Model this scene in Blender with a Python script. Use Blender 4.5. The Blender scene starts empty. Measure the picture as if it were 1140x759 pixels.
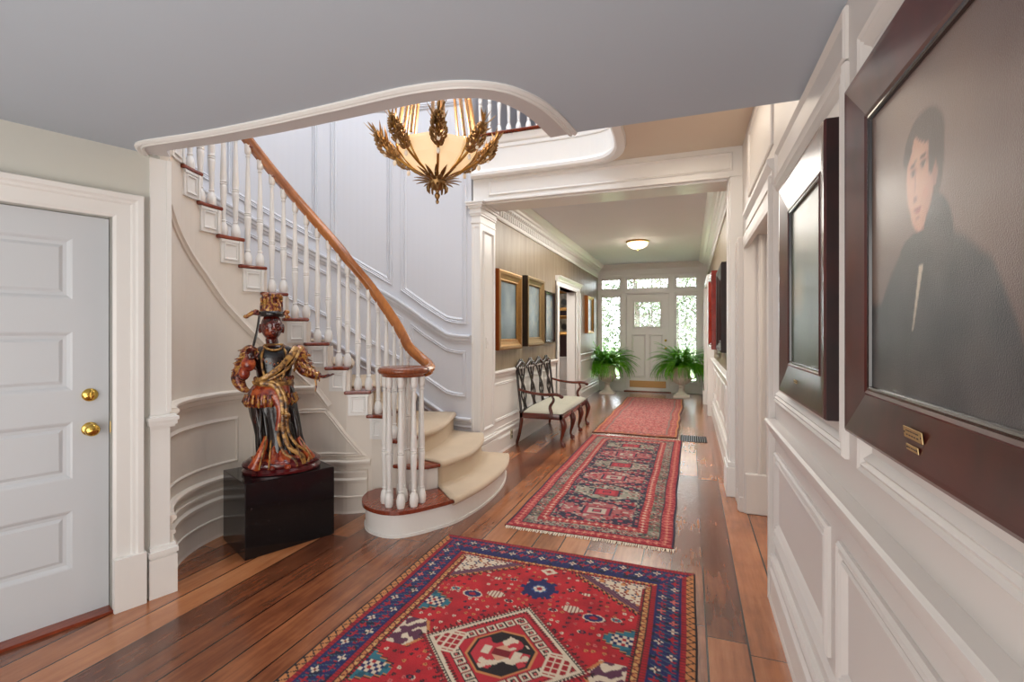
import bpy, bmesh, math, random
from mathutils import Vector, Matrix, noise
random.seed(7)
scene = bpy.context.scene
COL = scene.collection
PI = math.pi
R_ = math.radians

# ---------------------------------------------------------------- helpers
class MB:
    """collects geometry and links it as one mesh object"""
    def __init__(self):
        self.v = []; self.f = []; self.c = None
    def add(self, vs, fs):
        b = len(self.v)
        self.v += [tuple(p) for p in vs]
        self.f += [tuple(i + b for i in f) for f in fs]
        return self
    def box(self, x0, x1, y0, y1, z0, z1, bev=0.0):
        if bev > 0:
            bev = min(bev, .49 * min(abs(x1 - x0), abs(y1 - y0), abs(z1 - z0)))
            bm = bmesh.new(); bmesh.ops.create_cube(bm, size=1)
            for w in bm.verts:
                w.co = Vector(((x0 + x1) / 2 + w.co.x * (x1 - x0), (y0 + y1) / 2 + w.co.y * (y1 - y0), (z0 + z1) / 2 + w.co.z * (z1 - z0)))
            bmesh.ops.bevel(bm, geom=bm.edges[:], offset=bev, segments=2, affect='EDGES', profile=.5)
            return self.bm(bm)
        vs = [(x0, y0, z0), (x1, y0, z0), (x1, y1, z0), (x0, y1, z0), (x0, y0, z1), (x1, y0, z1), (x1, y1, z1), (x0, y1, z1)]
        return self.add(vs, [(0, 3, 2, 1), (4, 5, 6, 7), (0, 1, 5, 4), (1, 2, 6, 5), (2, 3, 7, 6), (3, 0, 4, 7)])
    def bm(self, bm, M=None):
        bm.verts.index_update()
        vs = [tuple((M @ w.co) if M else w.co) for w in bm.verts]
        fs = [tuple(w.index for w in f.verts) for f in bm.faces]
        bm.free()
        return self.add(vs, fs)
    def lathe(self, prof, seg=24, c=(0, 0, 0), sx=1, sy=1, ribs=0, rib=0.0, M=None):
        vs = []; fs = []
        n = len(prof)
        for (r, z) in prof:
            for j in range(seg):
                a = 2 * PI * j / seg
                rr = r * (1 + rib * math.cos(ribs * a)) if ribs else r
                p = Vector((rr * math.cos(a) * sx, rr * math.sin(a) * sy, z))
                if M: p = M @ p
                vs.append((p.x + c[0], p.y + c[1], p.z + c[2]))
        for i in range(n - 1):
            for j in range(seg):
                k = (j + 1) % seg
                fs.append((i * seg + j, i * seg + k, (i + 1) * seg + k, (i + 1) * seg + j))
        if prof[0][0] > 1e-4: fs.append(tuple(reversed(range(seg))))
        if prof[-1][0] > 1e-4: fs.append(tuple((n - 1) * seg + j for j in range(seg)))
        return self.add(vs, fs)
    def tube(self, pts, r, seg=8, closed=False, flat=1.0, up=None, cap=True):
        pts = [Vector(p) for p in pts]; n = len(pts)
        if n < 2: return self
        rs = r if isinstance(r, (list, tuple)) else [r] * n
        vs = []; fs = []
        prev = None
        for i, p in enumerate(pts):
            a = pts[(i - 1) % n] if (closed or i > 0) else p
            b = pts[(i + 1) % n] if (closed or i < n - 1) else p
            t = (b - a)
            if t.length < 1e-9: t = Vector((0, 0, 1))
            t.normalize()
            if up is not None:
                u = Vector(up) - t * Vector(up).dot(t)
                if u.length < 1e-4: u = prev or Vector((1, 0, 0))
            elif prev is None:
                u = t.orthogonal()
            else:
                u = prev - t * prev.dot(t)
                if u.length < 1e-5: u = t.orthogonal()
            u.normalize(); prev = u
            w = t.cross(u)
            for j in range(seg):
                an = 2 * PI * j / seg
                q = p + (u * math.cos(an) * flat + w * math.sin(an)) * rs[i]
                vs.append(tuple(q))
        m = n if closed else n - 1
        for i in range(m):
            i2 = (i + 1) % n
            for j in range(seg):
                k = (j + 1) % seg
                fs.append((i * seg + j, i * seg + k, i2 * seg + k, i2 * seg + j))
        if not closed and cap:
            fs.append(tuple(reversed(range(seg)))); fs.append(tuple((n - 1) * seg + j for j in range(seg)))
        return self.add(vs, fs)
    def prism(self, poly, z0, z1):
        n = len(poly)
        vs = [(x, y, z0) for x, y in poly] + [(x, y, z1) for x, y in poly]
        fs = [(i, (i + 1) % n, n + (i + 1) % n, n + i) for i in range(n)]
        bm = bmesh.new()
        bv = [bm.verts.new((x, y, 0)) for x, y in poly]
        f = bm.faces.new(bv)
        bmesh.ops.triangulate(bm, faces=[f])
        bm.verts.index_update()
        tr = [tuple(w.index for w in g.verts) for g in bm.faces]
        bm.free()
        fs += [tuple(reversed(t)) for t in tr] + [tuple(i + n for i in t) for t in tr]
        return self.add(vs, fs)
    def grid(self, P):
        n = len(P); m = len(P[0])
        vs = [p for row in P for p in row]
        fs = [(i * m + j, i * m + j + 1, (i + 1) * m + j + 1, (i + 1) * m + j) for i in range(n - 1) for j in range(m - 1)]
        return self.add(vs, fs)
    def ell(self, c, r, seg=16, rings=10, M=None):
        prof = [(math.sin(PI * i / rings), -math.cos(PI * i / rings)) for i in range(rings + 1)]
        vs = []
        b = MB(); b.lathe([(max(a, 1e-5), z) for a, z in prof], seg)
        for p in b.v:
            q = Vector((p[0] * r[0], p[1] * r[1], p[2] * r[2]))
            if M: q = M @ q
            vs.append(tuple(q + Vector(c)))
        return self.add(vs, b.f)
    def build(self, name, mat, parent=None, smooth=None, loc=None):
        me = bpy.data.meshes.new(name)
        me.from_pydata(self.v, [], self.f)
        bm = bmesh.new(); bm.from_mesh(me)
        bmesh.ops.recalc_face_normals(bm, faces=bm.faces[:])
        bm.to_mesh(me); bm.free()
        if mat is not None: me.materials.append(mat)
        o = bpy.data.objects.new(name, me)
        COL.objects.link(o)
        if parent is not None: o.parent = parent
        if loc is not None: o.location = loc
        if smooth:
            ang = smooth if smooth is not True else 40
            me.polygons.foreach_set('use_smooth', [True] * len(me.polygons))
            bm = bmesh.new(); bm.from_mesh(me)
            for e in bm.edges:
                if len(e.link_faces) == 2 and e.calc_face_angle(0) > R_(ang): e.smooth = False
            bm.to_mesh(me); bm.free()
        return o

def tag(o, label=None, cat=None, group=None, kind=None):
    if label: o['label'] = label
    if cat: o['category'] = cat
    if group: o['group'] = group
    if kind: o['kind'] = kind
    return o
def thing(name, label, cat, loc=(0, 0, 0), rz=0, group=None):
    o = bpy.data.objects.new(name, None); COL.objects.link(o)
    o.location = loc; o.rotation_euler = (0, 0, rz); o.empty_display_size = .1
    return tag(o, label, cat, group)
def struct(o): o['kind'] = 'structure'; return o
def copy_tree(root, loc, rz=None, label=None):
    r = root.copy(); COL.objects.link(r); r.location = loc
    if rz is not None: r.rotation_euler = (0, 0, rz)
    if label: r['label'] = label
    for ch in list(root.children):
        c_ = ch.copy(); COL.objects.link(c_); c_.parent = r
        for g in list(ch.children):
            d = g.copy(); COL.objects.link(d); d.parent = c_
    return r
def mod(o, typ, **kw):
    m = o.modifiers.new(typ.lower(), typ)
    for k, v in kw.items(): setattr(m, k, v)
    return m
def lerp(a, b, t): return a + (b - a) * t
def interp(tab, x):
    if x <= tab[0][0]: return tab[0][1]
    for (a, p), (b, q) in zip(tab, tab[1:]):
        if x <= b: return lerp(p, q, (x - a) / (b - a))
    return tab[-1][1]
def smooth_pts(P, n=6):
    """Catmull-Rom through points"""
    P = [Vector(p) for p in P]; out = []
    for i in range(len(P) - 1):
        p0 = P[max(i - 1, 0)]; p1 = P[i]; p2 = P[i + 1]; p3 = P[min(i + 2, len(P) - 1)]
        for k in range(n):
            t = k / n
            out.append(.5 * ((2 * p1) + (p2 - p0) * t + (2 * p0 - 5 * p1 + 4 * p2 - p3) * t * t + (3 * p1 - p0 - 3 * p2 + p3) * t ** 3))
    out.append(P[-1])
    return out

class Plan:
    """vertical surface over a plan polyline; S(s, z, off) moves off along the left normal * side"""
    def __init__(self, pts, side=1):
        self.p = [Vector((a[0], a[1])) for a in pts]; self.side = side
        self.s = [0]
        for a, b in zip(self.p, self.p[1:]): self.s.append(self.s[-1] + (b - a).length)
        self.L = self.s[-1]
        self.n = []
        for i in range(len(self.p)):
            d = Vector((0, 0))
            if i > 0: d += (self.p[i] - self.p[i - 1]).normalized()
            if i < len(self.p) - 1: d += (self.p[i + 1] - self.p[i]).normalized()
            d.normalize(); self.n.append(Vector((-d.y, d.x)) * side)
    def at(self, s):
        i = 0
        while i < len(self.s) - 2 and s > self.s[i + 1]: i += 1
        t = (s - self.s[i]) / (self.s[i + 1] - self.s[i])
        tn = max(0, min(1, t))
        p = self.p[i].lerp(self.p[i + 1], t); n = self.n[i].lerp(self.n[i + 1], tn).normalized()
        return p, n
    def S(self, s, z, off=0):
        p, n = self.at(s)
        return (p.x + n.x * off, p.y + n.y * off, z)
    def snear(self, x, y):
        best = (9e9, 0)
        for i in range(int(self.L / .005) + 1):
            p, n = self.at(i * .005)
            d = (p.x - x) ** 2 + (p.y - y) ** 2
            if d < best[0]: best = (d, i * .005)
        return best[1]
    def breaks(self, s0, s1, ds=.06):
        out = [s0] + [s for s in self.s if s0 + 1e-4 < s < s1 - 1e-4] + [s1]
        return out

def wall(mb, plan, s0, s1, z0, z1, th=.1, off=0.0):
    """slab on the plan; z1 may be a function of s; th goes away from the viewer side"""
    S = plan.breaks(s0, s1)
    fz = z1 if callable(z1) else (lambda s: z1)
    f0 = z0 if callable(z0) else (lambda s: z0)
    fr = []
    vs = []; fs = []
    for s in S:
        vs += [plan.S(s, f0(s), off), plan.S(s, fz(s), off), plan.S(s, fz(s), off - th), plan.S(s, f0(s), off - th)]
    n = len(S)
    for i in range(n - 1):
        a = 4 * i; b = a + 4
        for j in range(4):
            k = (j + 1) % 4
            fs.append((a + j, a + k, b + k, b + j))
    fs += [(0, 3, 2, 1), (4 * (n - 1), 4 * (n - 1) + 1, 4 * (n - 1) + 2, 4 * (n - 1) + 3)]
    mb.add(vs, fs)

def mould(mb, plan, pts, prof, closed=False, sub=.06):
    """sweep profile [(across, off)...] along (s, z) points of a plan surface, mitred"""
    P = [Vector(p) for p in pts]
    D = []
    m = len(P) if closed else len(P) - 1
    for i in range(m):
        a = P[i]; b = P[(i + 1) % len(P)]
        straight = len(plan.p) == 2
        k = 1 if straight else max(1, int(abs(b.x - a.x) / sub))
        for j in range(k): D.append((a.lerp(b, j / k)))
    if not closed: D.append(P[-1])
    n = len(D); rings = []
    for i in range(n):
        a = D[i - 1] if (closed or i > 0) else D[i]
        b = D[(i + 1) % n] if (closed or i < n - 1) else D[i]
        t1 = (D[i] - a); t2 = (b - D[i])
        if t1.length < 1e-6: t1 = t2
        if t2.length < 1e-6: t2 = t1
        t1 = t1.normalized(); t2 = t2.normalized()
        n1 = Vector((-t1.y, t1.x)); n2 = Vector((-t2.y, t2.x))
        nn = (n1 + n2)
        if nn.length < 1e-5: nn = n1
        nn.normalize()
        sc = 1 / max(.35, nn.dot(n1))
        rings.append([plan.S(D[i].x + nn.x * a_ * sc, D[i].y + nn.y * a_ * sc, o_) for a_, o_ in prof])
    vs = [p for r in rings for p in r]; fs = []
    m = len(prof)
    for i in range(n if closed else n - 1):
        i2 = (i + 1) % n
        for j in range(m - 1):
            fs.append((i * m + j, i * m + j + 1, i2 * m + j + 1, i2 * m + j))
    if not closed:
        fs.append(tuple(range(m))); fs.append(tuple((n - 1) * m + j for j in reversed(range(m))))
    mb.add(vs, fs)

def rectf(mb, plan, s0, s1, z0, z1, prof=None, **k):
    mould(mb, plan, [(s0, z0), (s1, z0), (s1, z1), (s0, z1)], prof or PANEL, True, **k)

# moulding profiles (across, off)
PANEL = [(-.018, 0), (-.018, .010), (-.010, .018), (0, .012), (.008, .016), (.018, .006), (.022, 0)]
PANEL_S = [(-.012, 0), (-.012, .008), (-.004, .014), (.004, .008), (.014, 0)]
RAIL = [(-.055, 0), (-.055, .012), (-.035, .016), (-.025, .030), (0, .034), (.012, .048), (.028, .050), (.036, .040), (.040, 0)]
RAIL_S = [(-.03, 0), (-.03, .014), (-.012, .02), (-.004, .034), (.014, .036), (.022, .024), (.024, 0)]
def base_prof(h, t=.026):
    return [(0, 0), (0, t + .006), (.02, t + .004), (.03, t), (h * .62, t), (h * .64, t + .008), (h * .7, t + .006), (h * .76, t - .006), (h * .9, t - .01), (h * .94, t + .004), (h, t - .004), (h, 0)]

# ---------------------------------------------------------------- materials
def s2l(c):
    return tuple(((x / 255) / 12.92 if x / 255 <= .04045 else (((x / 255) + .055) / 1.055) ** 2.4) for x in c) + (1,)
class NT:
    def __init__(self, name):
        self.m = bpy.data.materials.new(name); self.m.use_nodes = True
        self.t = self.m.node_tree; self.n = self.t.nodes
        self.b = self.n['Principled BSDF']; self.out = self.n['Material Output']
    def new(self, typ, **kw):
        x = self.n.new(typ)
        for k, v in kw.items():
            if k in ('inp',):
                for a, b in v.items(): x.inputs[a].default_value = b
            else: setattr(x, k, v)
        return x
    def link(self, a, b): self.t.links.new(a, b)
    def coord(self, kind='Object', scale=(1, 1, 1), rot=(0, 0, 0)):
        tc = self.new('ShaderNodeTexCoord'); mp = self.new('ShaderNodeMapping')
        mp.inputs['Scale'].default_value = scale; mp.inputs['Rotation'].default_value = rot
        self.link(tc.outputs[kind], mp.inputs['Vector']); return mp.outputs['Vector']
    def noise(self, vec, scale, detail=4, rough=.55, out='Fac'):
        x = self.new('ShaderNodeTexNoise'); x.inputs['Scale'].default_value = scale
        x.inputs['Detail'].default_value = detail; x.inputs['Roughness'].default_value = rough
        if vec is not None: self.link(vec, x.inputs['Vector'])
        return x.outputs[out]
    def ramp(self, fac, stops):
        x = self.new('ShaderNodeValToRGB'); r = x.color_ramp
        while len(r.elements) < len(stops): r.elements.new(.5)
        for e, (p, c_) in zip(r.elements, stops):
            e.position = p; e.color = c_ if len(c_) == 4 else s2l(c_)
        self.link(fac, x.inputs['Fac']); return x.outputs['Color']
    def mix(self, fac, a, b, mode='MIX'):
        x = self.new('ShaderNodeMix', data_type='RGBA', blend_type=mode)
        for sock, val in ((x.inputs[0], fac), (x.inputs[6], a), (x.inputs[7], b)):
            if hasattr(val, 'is_linked') or hasattr(val, 'links'): self.link(val, sock)
            else: sock.default_value = val
        return x.outputs[2]
    def bump(self, h, strength=.2, dist=.01):
        x = self.new('ShaderNodeBump'); x.inputs['Strength'].default_value = strength; x.inputs['Distance'].default_value = dist
        self.link(h, x.inputs['Height']); self.link(x.outputs['Normal'], self.b.inputs['Normal'])
    def set(self, **kw):
        for k, v in kw.items():
            s = self.b.inputs[k.replace('_', ' ')]
            if hasattr(v, 'links'): self.link(v, s)
            else: s.default_value = v
        return self
def paint(name, col, rough=.5, var=.03, bump=.03, spec=.5):
    t = NT(name); v = t.coord()
    c = s2l(col); d = tuple(x * (1 - var * 2) for x in c[:3]) + (1,)
    n = t.noise(v, 2.2, 5)
    t.set(Base_Color=t.mix(n, d, c), Roughness=rough, Specular_IOR_Level=spec)
    if bump: t.bump(t.noise(v, 60, 3), bump, .004)
    return t.m
def metal(name, col, rough=.25, var=.25):
    t = NT(name); v = t.coord()
    c = s2l(col); d = tuple(x * (1 - var) for x in c[:3]) + (1,)
    n = t.noise(v, 30, 4)
    t.set(Base_Color=t.mix(n, d, c), Metallic=1.0, Roughness=rough)
    t.bump(n, .15, .003)
    return t.m
def wood(name, dark, light, rough=.3, scale=(1, 1, 1), grain=14, coat=.3, wave=.12):
    t = NT(name); v = t.coord(scale=scale)
    n1 = t.noise(v, 3, 6, .6); w = t.new('ShaderNodeTexWave', wave_type='BANDS', bands_direction='X')
    w.inputs['Scale'].default_value = grain; w.inputs['Distortion'].default_value = 6; w.inputs['Detail'].default_value = 3
    t.link(v, w.inputs['Vector'])
    m = t.mix(wave, n1, w.outputs['Color'])
    t.set(Base_Color=t.ramp(m, [(.25, dark), (.75, light)]), Roughness=rough, Coat_Weight=coat, Coat_Roughness=.12)
    t.bump(m, .06, .003)
    return t.m
def vcol(name, rough=.9, bump=.4, bscale=500, sheen=.0, coat=0.0, spec=.3):
    t = NT(name)
    a = t.new('ShaderNodeVertexColor'); a.layer_name = 'col'
    v = t.coord()
    n = t.noise(v, bscale, 2)
    t.set(Base_Color=t.mix(n, t.mix(1.0, a.outputs['Color'], (.72, .72, .72, 1), 'MULTIPLY'), a.outputs['Color']), Roughness=rough, Specular_IOR_Level=spec, Coat_Weight=coat, Coat_Roughness=.25)
    if sheen: t.set(Sheen_Weight=sheen)
    t.bump(n, bump, .003)
    return t.m
def setcol(o, fn):
    me = o.data
    at = me.color_attributes.new('col', 'FLOAT_COLOR', 'POINT')
    buf = []
    for w in me.vertices:
        c = fn(w.co); buf += [c[0], c[1], c[2], 1.0]
    at.data.foreach_set('color', buf)

M = {}
M['wall'] = paint('warm white wall paint', (216, 210, 205), .42, .01)
M['wall_l'] = paint('soft white door wall paint', (204, 203, 194), .5, .01)
M['curve'] = paint('pale beige curved wall paint', (230, 221, 209), .5, .02)
M['stairwall'] = paint('cool white stair wall paint', (214, 216, 222), .45, .01)
M['white'] = paint('glossy white trim paint', (234, 232, 228), .28, .01, .02)
M['whitecool'] = paint('cool white door paint', (208, 212, 216), .3, .01, .02)
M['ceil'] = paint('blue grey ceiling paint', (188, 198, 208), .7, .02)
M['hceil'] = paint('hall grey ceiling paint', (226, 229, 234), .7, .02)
M['beige'] = paint('warm beige ceiling paint', (224, 210, 190), .6, .02)
M['maroon'] = paint('dark maroon room paint', (52, 18, 20), .6, .1)
M['oak'] = wood('honey oak handrail', (120, 62, 26), (200, 126, 60), .25, (1, 1, 1), 10, .3, .05)
M['tread'] = wood('red brown stair tread', (92, 30, 20), (146, 66, 40), .25, (1, 1, 1), 10)
M['cap'] = wood('red brown newel cap wood', (96, 44, 24), (160, 86, 48), .25)
M['mahog'] = wood('dark carved mahogany', (44, 16, 12), (112, 44, 28), .22, (1, 1, 1), 14, .5)
M['blackwood'] = wood('near black carved wood', (14, 9, 8), (40, 22, 18), .25, (1, 1, 1), 14, .5)
M['frame'] = wood('dark rosewood picture frame', (20, 7, 9), (96, 34, 28), .28, (1, 1, 1), 4, .35, .04)
M['framedark'] = wood('very dark frame edge', (14, 4, 5), (50, 12, 12), .45, (1, 1, 1), 9, 0)
M['gold'] = metal('antique gold leaf', (206, 158, 84), .32, .45)
M['oldbrass'] = metal('dull pale brass plate', (216, 190, 140), .5, .2)
M['rod'] = metal('matte tan gilt rod', (214, 176, 136), .5, .3)
M['brass'] = metal('polished brass', (226, 188, 96), .12, .12)
M['bronze'] = metal('aged bronze gilding', (190, 150, 100), .42, .6)
M['gilt'] = metal('old gilt picture frame', (196, 150, 90), .4, .45)
M['gilt_pale'] = metal('pale worn gilt frame', (176, 150, 108), .45, .4)
M['iron'] = paint('dark iron register', (30, 30, 32), .45, .1)
def mk_floor():
    t = NT('dark oiled plank floor')
    tc = t.new('ShaderNodeTexCoord'); sp = t.new('ShaderNodeSeparateXYZ'); t.link(tc.outputs['Object'], sp.inputs[0])
    def math_(op, a, b=None, c=None):
        x = t.new('ShaderNodeMath', operation=op)
        for i, q in enumerate((a, b, c)):
            if q is None: continue
            if hasattr(q, 'links'): t.link(q, x.inputs[i])
            else: x.inputs[i].default_value = q
        return x.outputs[0]
    W = .178
    sx = math_('DIVIDE', math_('ADD', sp.outputs['X'], 20.04), W)
    ix = math_('FLOOR', sx); fx = math_('FRACT', sx)
    wn = t.new('ShaderNodeTexWhiteNoise', noise_dimensions='1D'); t.link(ix, wn.inputs['W'])
    oy = math_('MULTIPLY', wn.outputs['Value'], 7.3)
    sy = math_('DIVIDE', math_('ADD', math_('ADD', sp.outputs['Y'], 20), oy), 2.6)
    iy = math_('FLOOR', sy); fy = math_('FRACT', sy)
    cb = t.new('ShaderNodeCombineXYZ'); t.link(ix, cb.inputs[0]); t.link(iy, cb.inputs[1])
    wn2 = t.new('ShaderNodeTexWhiteNoise', noise_dimensions='2D'); t.link(cb.outputs[0], wn2.inputs['Vector'])
    # seams
    ex = math_('MINIMUM', fx, math_('SUBTRACT', 1, fx)); ey = math_('MINIMUM', fy, math_('SUBTRACT', 1, fy))
    gx = math_('LESS_THAN', ex, .024); gy = math_('LESS_THAN', ey, .0009)
    seam = math_('MAXIMUM', gx, gy)
    mp = t.new('ShaderNodeMapping'); mp.inputs['Scale'].default_value = (9, .9, 1); t.link(tc.outputs['Object'], mp.inputs['Vector'])
    ad = t.new('ShaderNodeVectorMath', operation='ADD'); t.link(mp.outputs[0], ad.inputs[0])
    cb2 = t.new('ShaderNodeCombineXYZ'); t.link(math_('MULTIPLY', wn2.outputs['Value'], 40), cb2.inputs[2]); t.link(cb2.outputs[0], ad.inputs[1])
    g = t.noise(ad.outputs[0], 3.2, 6, .6)
    big = t.noise(tc.outputs['Object'], 1.6, 5, .6)
    tone = math_('ADD', math_('MULTIPLY', wn2.outputs['Value'], .32), math_('ADD', math_('MULTIPLY', g, .34), math_('MULTIPLY', big, .44)))
    col = t.ramp(tone, [(.30, (72, 36, 22)), (.46, (118, 66, 40)), (.60, (158, 96, 58)), (.78, (192, 128, 84))])
    col = t.mix(seam, col, s2l((26, 12, 8)))
    rr = math_('ADD', .17, math_('MULTIPLY', g, .12))
    t.set(Base_Color=col, Roughness=rr, Specular_IOR_Level=.55, Coat_Weight=.6, Coat_Roughness=.24)
    hgt = math_('SUBTRACT', math_('MULTIPLY', g, .10), math_('MULTIPLY', seam, 1))
    # slight cupping of each board
    cup = math_('MULTIPLY', math_('POWER', math_('ABSOLUTE', math_('SUBTRACT', fx, .5)), 2.0), .9)
    t.bump(math_('ADD', hgt, cup), .24, .006)
    return t.m
M['floor'] = mk_floor()
def mk_granite():
    t = NT('polished black granite'); v = t.coord()
    n = t.noise(v, 40, 6, .7); vo = t.new('ShaderNodeTexVoronoi'); vo.inputs['Scale'].default_value = 120; t.link(v, vo.inputs['Vector'])
    c = t.ramp(n, [(.35, (8, 8, 10)), (.62, (22, 22, 24)), (.74, (66, 62, 58))])
    c = t.mix(t.ramp(vo.outputs['Distance'], [(.02, (255, 255, 255)), (.1, (0, 0, 0))]), c, s2l((44, 44, 46)))
    t.set(Base_Color=c, Roughness=.14, Specular_IOR_Level=.45); return t.m
M['granite'] = mk_granite()
def mk_carpet(name, a, b):
    t = NT(name); v = t.coord()
    n = t.noise(v, 260, 3); n2 = t.noise(v, 5, 4)
    t.set(Base_Color=t.mix(n2, t.mix(n, s2l(a), s2l(b)), s2l(b)), Roughness=1.0, Specular_IOR_Level=.1, Sheen_Weight=.3)
    t.bump(n, .7, .004); return t.m
M['runner'] = mk_carpet('beige wool stair carpet', (166, 142, 116), (206, 186, 160))
M['seat'] = mk_carpet('pale grey green seat cloth', (158, 156, 138), (192, 190, 174))
def mk_wallpaper():
    t = NT('taupe brushed wallpaper'); v = t.coord(scale=(6, 6, .6))
    n = t.noise(v, 2, 6, .6)
    t.set(Base_Color=t.ramp(n, [(.3, (122, 104, 82)), (.7, (154, 138, 114))]), Roughness=.38)
    t.bump(n, .08, .004); return t.m
M['paper'] = mk_wallpaper()
def mk_glass():
    t = NT('clear window glass')
    t.n.remove(t.b)
    tr = t.new('ShaderNodeBsdfTransparent'); gl = t.new('ShaderNodeBsdfGlossy'); gl.inputs['Roughness'].default_value = .02
    fr = t.new('ShaderNodeFresnel'); fr.inputs['IOR'].default_value = 1.45
    mx = t.new('ShaderNodeMixShader'); t.link(fr.outputs[0], mx.inputs[0]); t.link(tr.outputs[0], mx.inputs[1]); t.link(gl.outputs[0], mx.inputs[2])
    t.link(mx.outputs[0], t.out.inputs[0]); return t.m
M['glass'] = mk_glass()
def emis(name, col, em, strength, rough=.4, var=0.0):
    t = NT(name); t.set(Base_Color=s2l(col), Roughness=rough, Emission_Color=s2l(em), Emission_Strength=strength)
    if var:
        v = t.coord(); n = t.noise(v, 9, 5, .6)
        t.set(Emission_Color=t.mix(n, tuple(x * (1 - var) for x in s2l(em)[:3]) + (1,), s2l(em)))
    return t.m
M['alabaster'] = emis('glowing alabaster glass', (240, 220, 190), (255, 214, 158), .85, .3, .55)
M['bulb'] = emis('warm bulb', (255, 240, 210), (255, 214, 150), 30)
M['domeglass'] = emis('ribbed frosted glass dome', (250, 240, 224), (255, 226, 186), 1.6, .3)
# ================================================================ the setting
RISE = .1935
CX, CY = -2.45, 2.5
def arc(cx, cy, r, a0, a1, n):
    return [(cx + r * math.cos(R_(lerp(a0, a1, i / n))), cy + r * math.sin(R_(lerp(a0, a1, i / n)))) for i in range(n + 1)]
HZ = 3.06      # ceiling height of the hall and of the bay before the opening
LOW = 2.40     # low ceiling under the landing
F2 = 18 * RISE # second floor level
TOPZ = 5.7
XW = .43       # right wall
XH = .385      # right hall wall
XL = -2.13     # left hall wall
YO = 4.65      # opening plane
YF = 12.0      # front wall
A0 = Vector((-2.72, 1.87)); DL = Vector((-.323, -.946))
p_right = Plan([(XW, -2.2), (XW, YO)], 1)             # s = Y + 2.2
p_left = Plan([tuple(A0), tuple(A0 + DL * 4.2)], 1)   # s runs backwards from the pilaster
p_hl = Plan([(XL, YO), (XL, YF)], -1)
p_hr = Plan([(XH, YO), (XH, YF)], 1)
p_front = Plan([(XL - .02, YF), (XH + .02, YF)], -1)   # s = X - XL
p_beam = Plan([(-2.5, YO), (XW, YO)], -1)
def inner_pts(R=.68):
    k = R - .68
    P = [(-2.0, 3.31 + k), (-2.2, 3.31 + k), (-2.40, 3.275 + k)]
    P += arc(CX, CY, R, 100, 300, 50)
    return P
p_in = Plan(inner_pts(), 1)      # normals toward the circle centre
def s_in(ang):  # arc length of a circle angle on the inner curve
    base = p_in.s[3]
    return base + .68 * R_(ang - 100)
RO = 2.15
p_out = Plan([(-2.161, YO)] + arc(CX, CY, RO, 90, 200, 60) + [(-4.47, .05)], 1)
def s_out(ang):
    base = p_out.s[1]
    return base + RO * R_(ang - 90)
# check normal directions once
def fixside(pl, s, target):
    p, n = pl.at(s)
    if (Vector(target) - p).dot(n) < 0:
        pl.side *= -1; pl.n = [-q for q in pl.n]
fixside(p_in, s_in(180), (CX, CY)); fixside(p_out, s_out(150), (CX, CY))
fixside(p_right, 2, (-1, 0)); fixside(p_left, 1, (0, 0)); fixside(p_hl, 1, (-1, 6)); fixside(p_hr, 1, (-1, 6)); fixside(p_front, 1, (-1, 8)); fixside(p_beam, 1, (-1, 0))
for pl, s, tg in ((p_in, s_in(180), (CX, CY)),):
    pass

# floor
m = MB(); m.box(-7, 3.2, -2.6, YF + .15, -.12, 0); struct(m.build('floor', M['floor']))

# --- right wall with a doorway
m = MB()
def wr(y0, y1, z0, z1, mat_mb, th=.22): wall(mat_mb, p_right, y0 + 2.2, y1 + 2.2, z0, z1, th)
wr(-2.2, 2.95, 0, HZ, m); wr(2.95, 4.27, 2.2, HZ, m); wr(4.27, YO + .2, 0, HZ, m, .32)
struct(m.build('wall_right', M['wall']))
t = MB()
y = lambda v: v + 2.2
mould(t, p_right, [(y(2.95), 0), (y(-2.2), 0)], [(-a, b) for a, b in base_prof(.25)])
mould(t, p_right, [(y(2.955), .935), (y(-2.2), .935)], [(-a, b) for a, b in RAIL])
mould(t, p_right, [(y(2.95), .335), (y(-2.2), .335)], [(-a, b) for a, b in PANEL_S])
ed = 2.86
for (a, b) in ((1.85, 2.86), (.42, 1.70), (-1.1, .28)):
    rectf(t, p_right, y(a), y(b), .40, .79)
    rectf(t, p_right, y(a) + .035, y(b) - .035, .435, .755, PANEL_S)
for (a, b) in ((1.66, 2.86), (-.3, 1.50), (-2.1, -.45)):
    rectf(t, p_right, y(a), y(b), 1.09, 2.20)
    rectf(t, p_right, y(a) + .03, y(b) - .03, 1.12, 2.17, PANEL_S)
struct(t.build('trim_1', M['wall']))
# casing round the doorway in the right wall + its lintel cornice
t = MB()
t.box(XW - .03, XW + .02, 2.935, 2.985, 0, 2.2, .004)
t.box(XW - .035, XW + .25, 2.925, 2.95, .0, 2.28, .006)
for i, (w_, d_) in enumerate(((.00, .055), (.05, .035), (.11, .045), (.17, .03), (.23, .05), (.30, .035))):
    t.box(XW - .02 - d_ * .9, XW + .2, 4.27 + w_, 4.27 + w_ + .055, 0, 2.2, .012)
t.box(XW - .06, XW + .2, 4.26, 4.56, 0, .12, .006); t.box(XW - .06, XW + .2, 4.50, 4.66, 0, 2.2, .01)
t.box(XW - .03, XW + .22, 4.25, 4.275, 0, 2.2, .004)
for x_ in (.50, .56, .62): t.box(XW + x_ - .43, XW + x_ - .40, 4.235, 4.27, 0, 2.2, .006)
t.box(XW - .02, XW + .3, 4.23, 4.27, 0, .32, .01)
struct(t.build('trim_2', M['wall']))
t = MB()
mould(t, p_right, [(y(2.90), 2.20), (y(4.16), 2.20)], [(0, 0), (0, .012), (.03, .014), (.035, .022), (.06, .024), (.065, .018), (.10, .02), (.12, .034), (.135, .044), (.15, .046), (.16, .044), (.165, 0)])
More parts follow.
